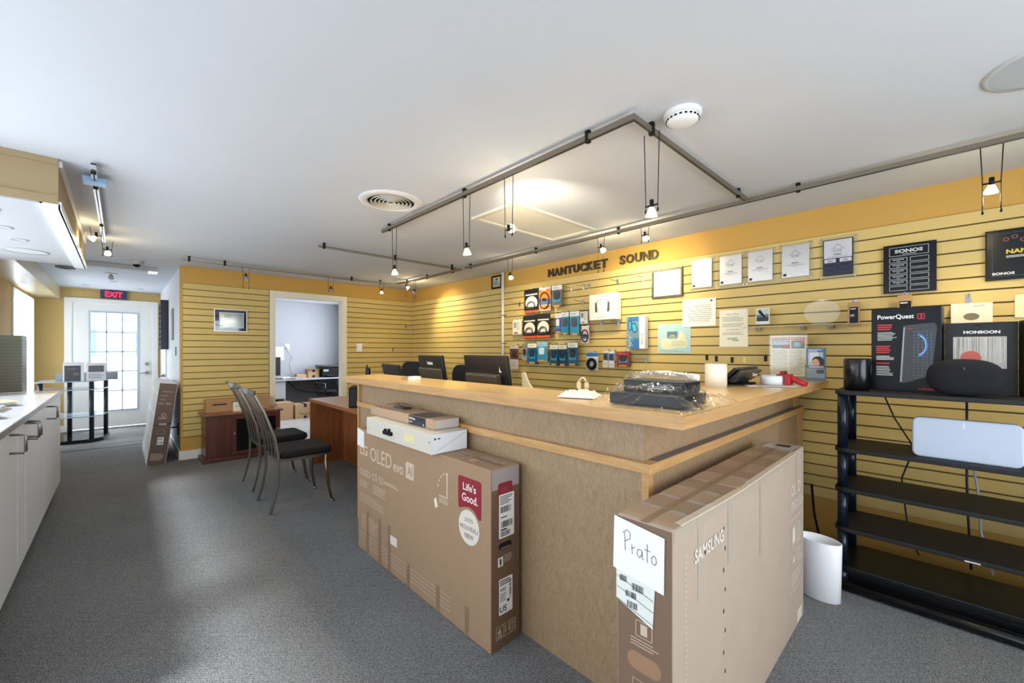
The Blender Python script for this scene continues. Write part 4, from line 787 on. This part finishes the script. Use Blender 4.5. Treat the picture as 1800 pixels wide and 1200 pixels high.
sheet('notice_sheet','cream Return Policy sheet with green shop logo','notice',-1.285,-1.075,1.315,1.61,'F6F0D8',lambda mb,w,h,y:mb.text('Return Policy',-.05,.04,h-.045,h-.03,y,mat('8A5A4A')).lines(-w+.022,w-.025,h*.68,h*.82,4,y,mat('A6A092'),.35,.25).lines(-w+.022,w-.025,h*.53,h*.64,3,y,mat('A6A092'),.35,.25).text('Restocking Policy',-.055,.045,h*.44,h*.48,y,mat('8A5A4A')).lines(-w+.022,w-.03,h*.32,h*.40,3,y,mat('A6A092'),.35,.2).text('NANTUCKET',-.045,.03,h*.20,h*.245,y,mat('4E8A54'),.03).text('SOUND',-.01,.04,h*.155,h*.195,y,mat('4E8A54'),.03))
sheet('island_map','pale blue island map pinned left of the return policy','map',-1.815,-1.52,1.262,1.52,'A9CCD4',lambda mb,w,h,y:mb.poly([(-.11,.04),(-.05,.03),(.05,.05),(.11,.045),(.125,.09),(.10,.16),(.07,.20),(.055,.17),(.03,.12),(-.04,.12),(-.09,.14),(-.12,.11)],y,mat('D6D8B4')).rect(-.06,.035,h*.52,h*.74,y-.0004,mat('5C7C8C')).poly([(-.05,h*.55),(-.03,h*.62),(.0,h*.64),(.03,h*.55)],y-.0008,mat('B4A87C')).lines(-w+.02,w-.05,.01,.03,2,y,mat('7C9A9C'),.3).lines(-.02,w-.02,.06,.11,4,y-.0003,mat('A8A88C'),.3))
sheet('product_card','small dark and white photo card under the clear wall shelf','card',-.995,-.905,1.482,1.598,'D8DCDA',lambda mb,w,h,y:mb.rect(-w+.006,w-.006,.02,h-.008,y,mat('5E6E70')).poly([(-.03,.09),(-.02,.095),(.02,.05),(.01,.045)],y-.0005,BLK).rect(-w+.006,w-.006,.02,.05,y-.0004,mat('20262A')).rect(-w+.006,w-.006,.07,h-.008,y-.0003,mat('B6C2C0')).poly([(-.028,.10),(-.015,.105),(.022,.05),(.01,.045)],y-.0006,BLK),YS-.09)
t=thing('acrylic_shelf','empty clear acrylic shelf on the back slatwall','shelf',(-.72,YS,1.455))
obj('shelf',B(-.36,.36,-.16,0,0,.006),ACR,t)
for x in(-.28,.0,.16): obj('bracket',B(x-.02,x+.02,-.05,0,-.02,0).tube([(x,-.04,-.02),(x+.01,-.1,-.004)],.004,6),mat('B9B49A',.2,alpha=.6),t)
t=thing('acrylic_stand','empty round clear acrylic display standing on the clear wall shelf','stand',(-.60,YS-.07,1.4615))
obj('disc',MB().prismy([(.10*math.cos(2*math.pi*i/32),.085+.085*math.sin(2*math.pi*i/32)) for i in range(32)],-.003,.003),ACR,t); obj('foot',B(-.05,.05,-.03,.03,0,.004),ACR,t)
for i,(x,lab) in enumerate(((-1.385,'first'),(-1.31,'second'),(-1.19,'third'),(-.955,'fourth'),(-.895,'fifth'),(-.86,'sixth'),(-.815,'seventh'))):
    t=thing('cord_clip',lab+' dark adhesive square from the left under the return policy','fastener',(x+.0,YS,1.205-.008*(i%3)),0,'dark adhesive squares on the slatwall'); obj('pad',B(-.011,.011,-.003,0,0,.045),mat('2E2610',.8),t)
t=thing('cord_clip','pale adhesive square among the dark ones above the touchscreen','fastener',(-1.10,YS,1.19)); obj('pad',B(-.01,.01,-.003,0,0,.045),mat('E4D29A',.8),t)
# pegged accessories
def pack(label,x0,x1,z0,z1,kind,c1='101014',c2='D9572A',c3='E8E4DA',dy=.05,tilt=0,group=None,thick=.02):
    w_=(x1-x0)/2; h=z1-z0; t=thing('cable_pack',label,'packaged cable',((x0+x1)/2,YS-dy,z0),tilt,group)
    obj('card',B(-w_+.002,w_-.002,-.002,.0,0,h),mat(c1,.5),t); y=-.0028; mb=MB()
    A=mat(c1,.5);Bc=mat(c2,.5);C=mat(c3,.5)
    if kind=='disc':
        mb.rect(-w_+.004,w_-.004,0.004,h*.12,y,Bc).lines(-w_*.8,w_*.8,h*.74,h*.80,1,y,C,.8,0).disc(0,h*.42,w_*.8,h*.29,y,C,24).rect(-w_+.004,w_-.004,h*.12,h*.26,y-.0005,A); obj('print',mb,None,t)
        obj('cable',MB().tube([(w_*.5*math.cos(a),-.012,h*.30+h*.17*math.sin(a)) for a in[math.pi*i/12 for i in range(-1,14)]],.010,8),mat('6C6C6A',.5),t); obj('plug',B(-w_*.5,w_*.5,-.02,-.004,h*.17,h*.26),mat('3A3C42',.3),t,bev=.003)
    elif kind=='loop':
        mb.rect(-w_+.006,w_-.006,h*.4,h*.9,y,Bc).rect(-w_+.006,w_-.006,h*.25,h*.5,y-.0004,mat('5A6494')).rect(-w_+.006,w_-.006,h*.04,h*.22,y,Bc).lines(-w_*.5,w_*.5,h*.84,h*.9,1,y-.0005,C,.6); obj('print',mb,None,t)
        obj('cable',MB().tube([(w_*.78*math.cos(a),-.012,h*.42+h*.34*math.sin(a)) for a in[2*math.pi*i/28 for i in range(28)]],.006,8,closed=True),mat('3A1F16',.5),t); obj('plug',B(-w_*.3,w_*.3,-.02,-.004,h*.42,h*.52),mat('222632',.3),t,bev=.003)
    elif kind=='coil':
        mb.rect(-w_+.004,w_-.004,h*.78,h*.98,y,Bc).rect(-w_*.3,w_-.006,h*.64,h*.75,y,C); obj('print',mb,None,t)
        for rr_,q in((.70,.010),(.50,.010),(.60,.012)): obj('cable',MB().tube([(w_*rr_*math.cos(a),-.016-(.006 if rr_==.6 else 0),h*.36+w_*rr_*math.sin(a)) for a in[2*math.pi*i/24 for i in range(24)]],w_*.13,8,closed=True),BLKM,t)
    elif kind=='box':
        obj('carton',B(-w_+.001,w_-.001,-thick,-.002,0,h*.92),mat(c3,.5),t,bev=.002); mb.rect(-w_*.7,-w_*.1,h*.45,h*.8,-thick-.0008,mat(c2)).rect(-w_*.6,w_*.2,h*.06,h*.16,-thick-.0008,RED if c1!='2A2C30' else GREY).lines(0,w_*.8,h*.3,h*.85,6,-thick-.0008,LG_,.3); obj('print',mb,None,t)
    elif kind=='slim':
        mb.rect(-w_+.003,w_-.003,h*.42,h*.86,y,Bc).lines(-w_*.7,w_*.7,h*.1,h*.3,3,y,mat('9A9EA4'),.3); obj('print',mb,None,t); obj('connector',B(-w_*.35,w_*.35,-.014,-.003,h*.5,h*.78),mat('20242C',.4),t,bev=.003)
    else: # blister card
        mb.rect(-w_+.003,w_-.003,h*.78,h-.003,y,C).lines(-w_*.7,w_*.5,h*.84,h*.92,2,y-.0004,mat('8A8E94'),.4).rect(-w_+.003,w_-.003,h*.03,h*.77,y,Bc).rect(-w_*.7,w_*.6,h*.25,h*.5,y-.0004,mat('2FA0C4',.4)).rect(-w_*.6,w_*.5,h*.0,h*.09,y-.0008,mat('E0A040')); obj('print',mb,None,t)
        obj('connector',MB().prismy(rr(-w_*.5,w_*.5,h*.35,h*.72,min(w_*.4,.02)),-.016,-.003),mat(c1,.4),t,bev=.003)
    obj('blister',MB().prismy(rr(-w_+.003,w_-.003,.006,h*.80,.006),-max(thick,.022)-.004,-.003),BLIS,t) if kind not in('box',) else None
    hook('peg holding the '+label,(x0+x1)/2,z1+.006,dy+.03,group=None)
    return t
P=[
('top-row black cable pack with white disc and orange foot',-3.478,-3.238,1.72,2.0,'disc','101014','D9572A','E8E4DA'),
('orange top-row pack with a looped cable',-3.23,-3.05,1.735,2.0,'loop','D8D4D0','D9812A','F0F0F0'),
('teal-topped grey top-row pack beside the looped cable pack',-3.03,-2.875,1.76,2.0,'blister','3A3C40','6A6C70','E8EAEA'),
('small white boxed adapter next to the conduit',-3.66,-3.51,1.475,1.66,'box','E8E4DA','9CA0A0','EDE6D2'),
('left middle-row black disc cable pack with orange foot',-3.488,-3.268,1.425,1.69,'disc','101014','D9572A','E8D8C8'),
('right middle-row black disc cable pack with orange foot',-3.262,-3.045,1.425,1.695,'disc','101014','D9572A','E8D8C8'),
('white and violet middle-row pack',-2.995,-2.905,1.475,1.69,'blister','E8E4E8','4A56A0','ECE8EC'),
('white and cyan middle-row pack with grey plug, left of two',-2.90,-2.79,1.455,1.70,'blister','55595E','2C8CB0','F0EEEE'),
('white and cyan middle-row pack with grey plug, right of two',-2.775,-2.645,1.445,1.70,'blister','55595E','2C9CC0','F0EEEE'),
('white boxed wall plate at the right of the middle row',-2.64,-2.545,1.56,1.70,'box','2A2C30','7C7C74','EEE8D8'),
('pale pink card with a thin dark cord below the boxed wall plate',-2.63,-2.53,1.36,1.54,'loop','E8DCD4','E4D4CC','F0E8E0'),
('tall brown and maroon bottom-row pack next to the conduit',-3.705,-3.55,1.06,1.345,'slim','CDBEB0','5E2E24','C8B8A8'),
('narrow bottom-row pack with cream oval',-3.515,-3.422,1.165,1.36,'blister','3A3440','A8A49A','8C8480'),
('bottom-row blue cable pack with white header, leftmost of four',-3.412,-3.262,1.13,1.37,'blister','0E2C44','155E86','EEE6D0'),
('light blue bottom-row pack with white oval',-3.25,-3.09,1.16,1.38,'blister','D8E4E8','2F92B8','8CC8D8'),
('bottom-row blue cable pack just right of the light blue pack',-3.073,-2.95,1.12,1.35,'blister','0E2C44','14506E','EEE6D0'),
('bottom-row blue cable pack third of the white-headed set',-2.94,-2.82,1.12,1.35,'blister','0E2C44','123E5A','EEE6D0'),
('bottom-row dark blue pack ending the white-headed set',-2.805,-2.665,1.125,1.37,'blister','101A20','1B6080','EEEAD8'),
('square pack with coiled black cable',-2.575,-2.425,1.085,1.265,'coil','C8CCD0','2C6CB0','E8EAEC'),
('slim white pack with grey top, left of the slim pair',-2.365,-2.302,1.12,1.285,'slim','E8E4DA','5A6A70','E8E4DA'),
('slim white pack with blue top, right of the slim pair',-2.292,-2.226,1.12,1.28,'slim','E8E4DA','2A5CA8','E8E4DA'),
('red and black cable pack at the right end of the bottom row',-2.215,-2.07,1.135,1.275,'blister','2A1C1C','8E2424','A83030'),
]
for i,p in enumerate(P): pack(*p,dy=.045+.01*(i%3),group='pegged cable and adapter packs on the back wall')
t=None
for lab,x,z in (('empty chrome peg between the conduit and the top disc pack',-3.60,1.865),('empty chrome peg right of the teal-topped pack',-2.80,1.97),('left empty peg of the close pair under NANTUCKET',-2.64,1.97),('right empty peg of the close pair under NANTUCKET',-2.57,1.97),('empty peg left of the headphone box',-2.65,1.81),('empty peg under the word SOUND',-2.235,1.975),('empty peg beside the green framed certificate',-1.955,1.975),('long empty peg right of the red and black pack',-1.93,1.22),('peg under the left side of the neckband box',-2.42,1.575),('peg under the right side of the neckband box',-2.22,1.575),('silver peg above the small white speaker carton',.07,1.60)):
    hook(lab,x,z,.13 if 'long' not in lab else .2,group=None)
t=thing('speaker_box','white carton with a dark neckband speaker picture, on the back slatwall','box',(-2.33,YS-.03,1.585))
obj('carton',B(-.155,.155,-.09,0,0,.255,m=mat('F2EDE0',.5)),None,t,bev=.003)
mb=MB(); y=-.0908; mb.rec=False
for s in(-1,1): mb.poly([(s*.085,.17),(s*.062,.17),(s*.055,.08),(s*.07,.07),(s*.085,.09)][::1 if s<0 else -1],y,mat('55544C'))
mb.disc(0,.165,.075,.035,y,mat('55544C'),20,.9,0,math.pi); mb.lines(-.02,.02,.225,.235,1,y,GREY,.6,0).lines(-.06,.05,.022,.03,1,y,LG_,.5,0); obj('print',mb,None,t)
t=thing('headphone_box','blue and white carton showing two rounded blue earpieces','box',(-1.995,YS-.02,1.30))
obj('carton',B(-.095,.095,-.06,0,0,.30,m=mat('E8E8E4',.5)),None,t,bev=.003); y=-.0608
mb=MB().rect(-.093,.04,.002,.298,y,mat('6E8CA0')).rect(-.05,.04,.002,.10,y-.0004,mat('2E6EA8')).rect(-.07,.03,.255,.298,y-.0004,mat('2868A8')).poly(rr(-.075,-.035,.17,.265,.018),y-.0008,mat('1E2A34')).poly(rr(-.068,-.042,.178,.258,.012),y-.0012,mat('2FA0CC')).poly([(x*.8-z*.3+.045,z*.95+x*.3+.02) for x,z in rr(-.03,.03,.14,.23,.018)],y-.0008,mat('1E2A34')).poly([(x*.8-z*.3+.045,z*.95+x*.3+.02) for x,z in rr(-.022,.022,.148,.222,.014)],y-.0012,mat('2FA0CC')).lines(.05,.09,.04,.14,6,y,LG_,.3)
for i in range(14): mb.disc(-.08+.05*random.random(),.02+.12*random.random(),.008,.008,y-.0006,mat('B8C4CC'),8,.6)
obj('print',mb,None,t)
def hangbox(label,x0,x1,z0,z1,c,fn,dy=.05):
    t=thing('accessory_pack',label,'pack',((x0+x1)/2,YS-dy,z0)); w_=(x1-x0)/2; obj('card',B(-w_,w_,-.02,0,0,z1-z0,m=mat(c,.6)),None,t,bev=.002); mb=MB(); fn(mb,w_,z1-z0,-.0208); obj('print',mb,None,t); hook('chrome peg holding the '+label,(x0+x1)/2,z1+.012,dy+.02,group=None)
hangbox('tan carded pack with black sleeve left of the PowerQuest carton',-.462,-.402,1.445,1.60,'B08C5C',lambda mb,w,h,y:mb.rect(-w+.01,w-.006,.02,h*.8,y,BLK).lines(-w+.014,w*.2,h*.4,h*.5,2,y-.0005,PAPER,.4).lines(-w+.014,w*.4,h*.7,h*.75,1,y-.0005,PAPER,.6,0))
hangbox('tan carded pack with black sleeve above the PowerQuest carton',-.222,-.158,1.49,1.625,'B08C5C',lambda mb,w,h,y:mb.rect(-w+.008,w-.004,.0,h*.72,y,BLK).lines(-w+.012,w*.4,h*.6,h*.68,1,y-.0005,PAPER,.6,0))
t=thing('speaker_box','small white carton printed with a grey speaker shape, above the Monsoon carton','box',(.08,YS-.01,1.43)); obj('carton',B(-.078,.078,-.10,0,0,.12,m=mat('F0E8D0',.5)),None,t,bev=.002); obj('print',MB().disc(0,.045,.03,.02,-.1008,mat('7A7460'),20).lines(.01,.05,.10,.106,1,-.1008,GREY,.6,0),None,t)
t=thing('blank_plate','cream blank cover plate at the right edge of the back slatwall','plate',(.30,YS,1.465)); obj('plate',B(-.06,.06,-.008,0,0,.125),mat('EDE2B4',.5),t,bev=.002); obj('screw',MB().cyl((0,-.010,.11),(0,-.008,.11),.004),STEEL,t)
# ---------------------------------------------------------------- ceiling things
t=thing('air_vent','round white ceiling air diffuser with dark rings','vent',(-2.56,1.31,H))
obj('outer_ring',MB().lathe([(.205,0),(.20,-.006),(.155,-.014),(.15,-.004)],n=40,cap0=False,cap1=False),mat('E6E6E6',.4),t); obj('dark_throat',MB().lathe([(.152,-.0005),(.0,-.0005)],n=36,cap0=False,cap1=False),mat('0A0A0C',.9),t)
for r in(.128,.103,.078,.053,.028): obj('ring_blade',MB().lathe([(r-.003,-.002),(r+.005,-.013),(r+.003,-.0145),(r-.006,-.003)],n=36,cap0=False,cap1=False),mat('D8D4C8',.4),t)
t=thing('attic_hatch','white framed rectangular ceiling hatch lit from below','hatch',(-2.22,2.36,H))
obj('frame',MB().box(-.24,.24,-.46,-.42,-.018,0).box(-.24,.24,.42,.46,-.018,0).box(-.24,-.20,-.42,.42,-.018,0).box(.20,.24,-.42,.42,-.018,0),mat('E0DCCC',.5),t,bev=.004); obj('panel',B(-.195,.195,-.415,.415,-.006,-.0005),mat('F0ECDC',.5),t)
t=thing('smoke_detector','white round smoke detector beside the square light track','detector',(-.77,1.71,H)); obj('base',MB().lathe([(.075,0),(.075,-.012),(.066,-.02)],n=30,cap0=False),mat('E8E8E6',.4),t); obj('body',MB().lathe([(.064,-.02),(.062,-.034),(.04,-.045),(.0,-.047)],n=30,cap0=False),mat('EEEEEC',.4),t)
mb=MB()
for i in range(20): a=2*math.pi*i/20; mb.box(.0,.001,0,0,0,0) if False else mb.X; mb.X=Matrix.Rotation(a,4,'Z'); mb.box(.0605,.0655,-.005,.005,-.032,-.026)
obj('sensor_slot',mb,BLK,t)
t=thing('ceiling_speaker','large round flush ceiling speaker at the upper right','speaker',(.245,2.33,H)); obj('trim_ring',MB().lathe([(.165,0),(.163,-.006),(.15,-.006)],n=48,cap0=False,cap1=False),mat('C9CBCE',.5),t); obj('grille',MB().lathe([(.152,-.003),(0,-.003)],n=48,cap0=False,cap1=False),mat('B4B8BC',.8),t)
for i,(x,y,r,lab) in enumerate(((-3.47,-.60,.135,'large flush round speaker in the soffit underside nearest the camera'),(-4.80,-.52,.12,'large flush round speaker at the far end of the soffit underside'))):
    t=thing('ceiling_speaker',lab,'speaker',(x,y,2.038)); obj('trim_ring',MB().lathe([(r,0),(r-.001,-.004),(r-.008,-.004)],n=40,cap0=False,cap1=False),mat('8E9092',.5),t); obj('grille',MB().lathe([(r-.006,-.002),(0,-.002)],n=40,cap0=False,cap1=False),mat('BFC1C3',.8),t)
def downlight(lab,x,y,z,r=.045,on=False):
    t=thing('downlight',lab,'light',(x,y,z)); obj('trim_ring',MB().lathe([(r,0),(r-.002,-.004),(r-.012,-.004),(r-.014,-.001)],n=28,cap0=False,cap1=False),mat('9C9C9C',.4),t); obj('lens',MB().lathe([(r-.012,-.001),(0,-.001)],n=24,cap0=False,cap1=False),mat('F4F4F0',.5,emit=1.2) if on else mat('C4C6C8',.5),t)
for a in(('small recessed light in the soffit underside, nearer the camera',-3.95,-.52,2.038),('small recessed light in the soffit underside, farther along',-4.33,-.50,2.038),('recessed light in the hall ceiling near the exit sign',-8.30,-.08,H),('recessed light in the hall ceiling over the left side',-9.0,-.38,H),('recessed light in the hall ceiling over the right side',-9.0,.24,H)): downlight(*a)
t=thing('spotlight','small adjustable eyeball lamp in the hall ceiling','light',(-7.45,-.09,H)); obj('canopy',MB().lathe([(.06,0),(.058,-.01)],n=24,cap0=False),mat('C4C4C2',.4),t); obj('head',MB().cyl((0,0,-.01),(.0,-.0,-.03),.01).cyl((0,0,-.03),(-.03,0,-.06),.022,16,r2=.03),mat('B8B8B4',.4),t)
t=thing('emergency_light','long grey ceiling light strip crossing the hall entrance','light',(-6.62,-.06,H)); obj('housing',B(-.06,.06,-.40,.38,-.05,-.001,),mat('A6A6A8',.5),t,bev=.004); obj('lamp_cover',B(-.065,.065,.30,.385,-.065,-.05),mat('F0F2F4',.3,emit=.6),t,bev=.004)
t=thing('round_grille','round dark ceiling grille at the left of the light strip','vent',(-6.92,-.456,H-.04)); obj('ring',MB().lathe([(.085,0),(.08,-.02),(.06,-.022),(.058,-.01)],n=28,cap0=True,cap1=False),mat('77797C',.5),t); obj('core',MB().lathe([(.03,-.012),(.0,-.03)],n=20,cap0=False,cap1=False).lathe([(.058,-.008),(.0,-.008)],n=24,cap0=False,cap1=False,m=None),mat('3A3634',.6),t)
t=thing('dome_camera','white dome security camera with dark lens at the hall entrance','camera',(-6.22,.13,H)); obj('housing',MB().lathe([(.062,0),(.064,-.03),(.05,-.042)],n=28,cap0=False),mat('A8A9AC',.4),t); obj('dome',MB().lathe([(.036,-.042),(.030,-.058),(.014,-.068),(0,-.07)],n=24,cap0=False,cap1=False),BLKG,t)
# light tracks
ZT=2.246; KZ=1.05
def standoffs(t,pts):
    for x,y in pts: obj('standoff',B(-.014,.014,-.014,.014,-.01,H-ZT,m=None) if False else MB().box(x*KZ-.011,x*KZ+.011,y*KZ-.011,y*KZ+.011,-.022,H-ZT-.0),BLK,t,bev=.003)
def track(lab,pts,so,w=(.024,.024),m=GUN):
    pts=[(x*KZ,y*KZ) for x,y in pts]; t=thing('light_track',lab,'track',(0,0,ZT)); obj('rail',MB().tube([(x,y,0) for x,y in pts],.01,w=w),m,t); obj('conductor',MB().tube([(x,y,-.013) for x,y in pts],.0025,6),mat('4C4842',.3,1),t); standoffs(t,so)
    return t
track('corner-shaped metal light track over the reception counter',[(-2.99,1.46),(-.85,1.46),(-.85,2.74)],[(-2.88,1.46),(-1.95,1.46),(-1.07,1.46),(-.85,1.60),(-.85,2.62)])
track('long metal light track running parallel to the back slatwall',[(1.5,2.78),(-3.7,2.78)],[(.9,2.78),(-.59,2.78),(-1.75,2.78),(-2.62,2.78),(-3.6,2.78)])
track('short cross track over the middle of the shop',[(-3.78,1.25),(-3.78,2.72)],[(-3.78,1.30),(-3.78,1.98),(-3.78,2.66)],(.010,.012))
track('bent light track following the left slatwall corner',[(-5.25,.45),(-5.28,1.2),(-5.30,2.3),(-5.28,2.62),(-5.20,2.75),(-5.0,2.79),(-3.78,2.79)],[(-5.25,.5),(-5.26,.80),(-5.29,2.16),(-5.29,2.55),(-5.0,2.79),(-4.5,2.79),(-3.95,2.79)],m=mat('A9A6A0',.3,1))
track('straight light track beside the soffit',[(-2.93,-.10),(-4.85,-.10)],[(-2.98,-.10),(-3.25,-.10),(-4.2,-.10)],m=mat('D4D6DA',.25,1))
obj('transformer',B(-3.36,-3.28,-.155,-.058,-.02,.01),mat('8FB4DC',.2),bpy.data.objects['light_track.004'],bev=.004)
def pendant(lab,x,y,zb,on,axis='x',ztop=ZT,tail=.0,power=9,aim=(0,0,-1),spot=110,col=WARM):
    x*=KZ; y*=KZ; zb=1.29+(zb-1.29)*KZ
    t=thing('pendant_spot',lab,'lamp',(x,y,zb),0,None); s=.035; L_=ztop-zb-.012
    for k in(-1,1):
        p=(k*s,0) if axis=='x' else (0,k*s); q=(k*s*.8,0) if axis=='x' else (0,k*s*.8)
        obj('wire',MB().tube([(p[0],p[1],L_),(q[0],q[1],.03),(q[0],q[1],.03-tail-.01)],.0022,6),mat('55524C',.4,1),t)
        if tail: obj('wire_end',MB().cyl((q[0],q[1],.02-tail),(q[0],q[1],.035-tail),.004,8),BLK,t)
    b=(s*.85,.0) if axis=='x' else (0,s*.85)
    obj('crossbar',MB().cyl((-b[0],-b[1],.03),(b[0],b[1],.03),.004,8).cyl((0,0,.02),(0,0,.055),.009,10),BLK,t)
    a=Vector(aim).normalized(); q=a.to_track_quat('-Z','Y').to_matrix().to_4x4()
    mb=MB(); mb.X=Matrix.Translation((0,0,.025))@q; mb.lathe([(.008,0),(.014,-.012),(.024,-.036),(.025,-.042)],n=20,cap1=False); obj('reflector',mb,mat('FFE9C0',.3,emit=3) if on else mat('C6D0D8',.15,.9),t)
    mb=MB(); mb.X=Matrix.Translation((0,0,.025))@q; mb.lathe([(.0235,-.040),(.0,-.041)],n=20,cap0=False,cap1=False); obj('bulb',mb,mat('FFF2D2',.5,emit=25) if on else mat('C8CCD0',.2),t)
    if on:
        l=light('SPOT','halogen_beam',(x+a.x*.075,y+a.y*.075,zb+.025+a.z*.075),power*1.3,col,q.to_euler(),spot=spot,blend=1,radius=.02)
        l.parent=None
        l2=light('POINT','halogen_glow',(x+a.x*.08,y+a.y*.08,zb+.025+a.z*.08),power*.12,col,radius=.025)
pendant('lit pendant spot hanging from the left end of the corner track',-2.80,1.46,1.86,True,'x',aim=(0,.1,-1),power=14)
pendant('lit pendant spot near the middle of the corner track, left of the hatch',-1.93,1.46,1.86,True,'x',aim=(0,.15,-1),power=16)
pendant('pendant spot turned up at the ceiling below the hatch',-1.57,1.46,1.885,True,'x',tail=.03,aim=(-.24,.58,.36),power=20,spot=85,col=(1,.86,.62))
pendant('lit pendant spot hanging from the right leg of the corner track',-.85,1.60,1.86,True,'x',tail=.02,aim=(-.1,.1,-1),power=14)
pendant('unlit pendant spot on the bent track near the hall',-5.26,.99,2.07,False,'y',tail=.14)
pendant('unlit pendant spot on the bent track over the office doorway',-5.29,1.90,2.03,False,'y',tail=.04)
pendant('lit pendant spot on the bent track, left of the room corner',-5.29,2.57,2.07,True,'y',power=9,aim=(-.15,.1,-1))
pendant('lit pendant spot on the bent track in front of the room corner',-5.02,2.79,2.12,True,'x',tail=.14,power=30,aim=(.25,.75,-.6),spot=95)
pendant('unlit pendant spot on the bent track just right of the room corner',-4.81,2.79,2.03,False,'x',tail=.09)
pendant('lit pendant spot on the long track beside the white conduit',-2.97,2.78,2.0,True,'x',power=16,aim=(-.3,.6,-.5),spot=100)
pendant('lit pendant spot on the long track in front of the wall lettering',-1.91,2.78,2.08,True,'x',tail=.20,power=26,aim=(.05,.75,-.45),spot=100)
pendant('pendant spot tipped toward the wall right of the lettering',-1.53,2.78,2.10,True,'x',tail=.05,power=12,aim=(-.25,.85,-.35),spot=110)
pendant('blue-tinted pendant spot at the upper right by the poster',.125,2.78,1.995,True,'x',tail=.13,power=12,aim=(-.05,.4,-.8),spot=100)
pendant('left bright spot in the pair on the soffit track',-4.30,-.13,2.10,True,'y',aim=(-.3,-.6,-.5),power=12)
pendant('right bright spot in the pair on the soffit track',-4.78,-.08,2.09,True,'y',tail=.05,aim=(-.6,.1,-.6),power=12)
# ---------------------------------------------------------------- left cabinets
for i,(a,b,lab) in enumerate(((-3.42,-2.0,'white base cabinet nearest the camera at the left edge'),(-4.49,-3.42,'white base cabinet with double doors in the middle of the left run'),(-5.58,-4.49,'white base cabinet at the far end of the left run'))):
    t=thing('base_cabinet',lab,'cabinet',((a+b)/2,-.42,0)); w_=(b-a)/2
    obj('carcass',B(-w_+.001,w_-.001,-.50,0,.09,.892),mat('D9DCE2',.45),t); obj('toe_kick',B(-w_+.001,w_-.001,-.48,-.06,0,.09),mat('2E2E32',.7),t)
    D_=((-w_,w_),) if i!=1 else ((-w_,.28),(.28,w_))
    for (p,q),hx in zip(D_,((-.46,),(0,),(.435,))[i:i+1] if i!=1 else ((.235,),(.325,))):
        d=obj('door',B(p+.004,q-.004,.001,.02,.10,.88),mat('E4E7EC',.35),t,bev=.002)
        hx=hx[0] if isinstance(hx,tuple) else hx
        obj('handle',MB().tube([(hx-.03,.02,.868),(hx,.068,.868),(hx,.076,.86),(hx,.076,.785),(hx,.068,.777),(hx-.03,.02,.777)],.006,8),STEEL,d)
t=thing('cabinet_worktop','glossy pale laminate worktop over the left cabinet run','worktop',(-3.8,-.65,.893)); obj('top',B(-1.80,1.8,-.29,.26,0,.028),mat('E4E7EC',.15,coat=.5),t); obj('metal_edge',B(-1.808,1.8,.26,.266,.0,.03).box(-1.808,-1.8,-.29,.26,.0,.03),STEEL,t)
BR=('C8A878','B4BCC8','8C94A0','D0C0A0','A8A49C','C4CCD6')
for i,(x,y,a,lab) in enumerate(((-4.35,-.62,15,'fan of pale leaflets lying on the left worktop, farthest'),(-3.95,-.60,-8,'stack of grey leaflets on the left worktop, middle'),(-3.6,-.58,10,'tan and silver leaflet stack on the left worktop, nearest'))):
    t=thing('leaflet_stack',lab,'leaflets',(x,y,.9225),a)
    for k in range(4):
        mb=MB(); mb.X=Matrix.Rotation(R(k*5-8),4,'Z'); mb.box(-.11+k*.02,.11+k*.02,-.08,.08,k*.008,k*.008+.006); obj('leaflet',mb,mat(BR[(i*2+k)%6],.25),t)
t=thing('ridged_crate','grey green ridged box standing beyond the left cabinets','crate',(-6.25,-.78,0)); obj('body',B(-.16,.13,-.16,.09,0,1.43),mat('7F8378',.4),t)
mb=MB()
for i in range(30): mb.box(-.15,.12,.09,.094,.5+i*.03,.515+i*.03).box(.13,.134,-.16,.085,.5+i*.03,.515+i*.03)
obj('ridges',mb,mat('74786C',.4),t)

# repeats share a group
GR={'slatwall_hook':'chrome slatwall pegs','downlight':'small recessed ceiling lights','ceiling_speaker':'flush round ceiling speakers','light_track':'metal light tracks','pendant_spot':'pendant spot lamps','award_plaque':'award plaques on the back wall','base_cabinet':'white base cabinets on the left','leaflet_stack':'leaflet stacks on the left worktop','computer_monitor':'computer monitors','office_chair':'black swivel chairs','television_box':'television cartons','product_box':'cartons on the top shelf','cardboard_box':'brown parcels in the office','picture_holder':'pictures on the hall shelf stand','power_cord':'cords behind the shelving unit','accessory_pack':'tan carded packs with black sleeves','notice_sheet':'typed notices on the back wall'}
for o in COL.objects:
    b=o.name.split('.')[0]
    if not o.parent and b in GR and 'group' not in o and 'label' in o: o['group']=GR[b]
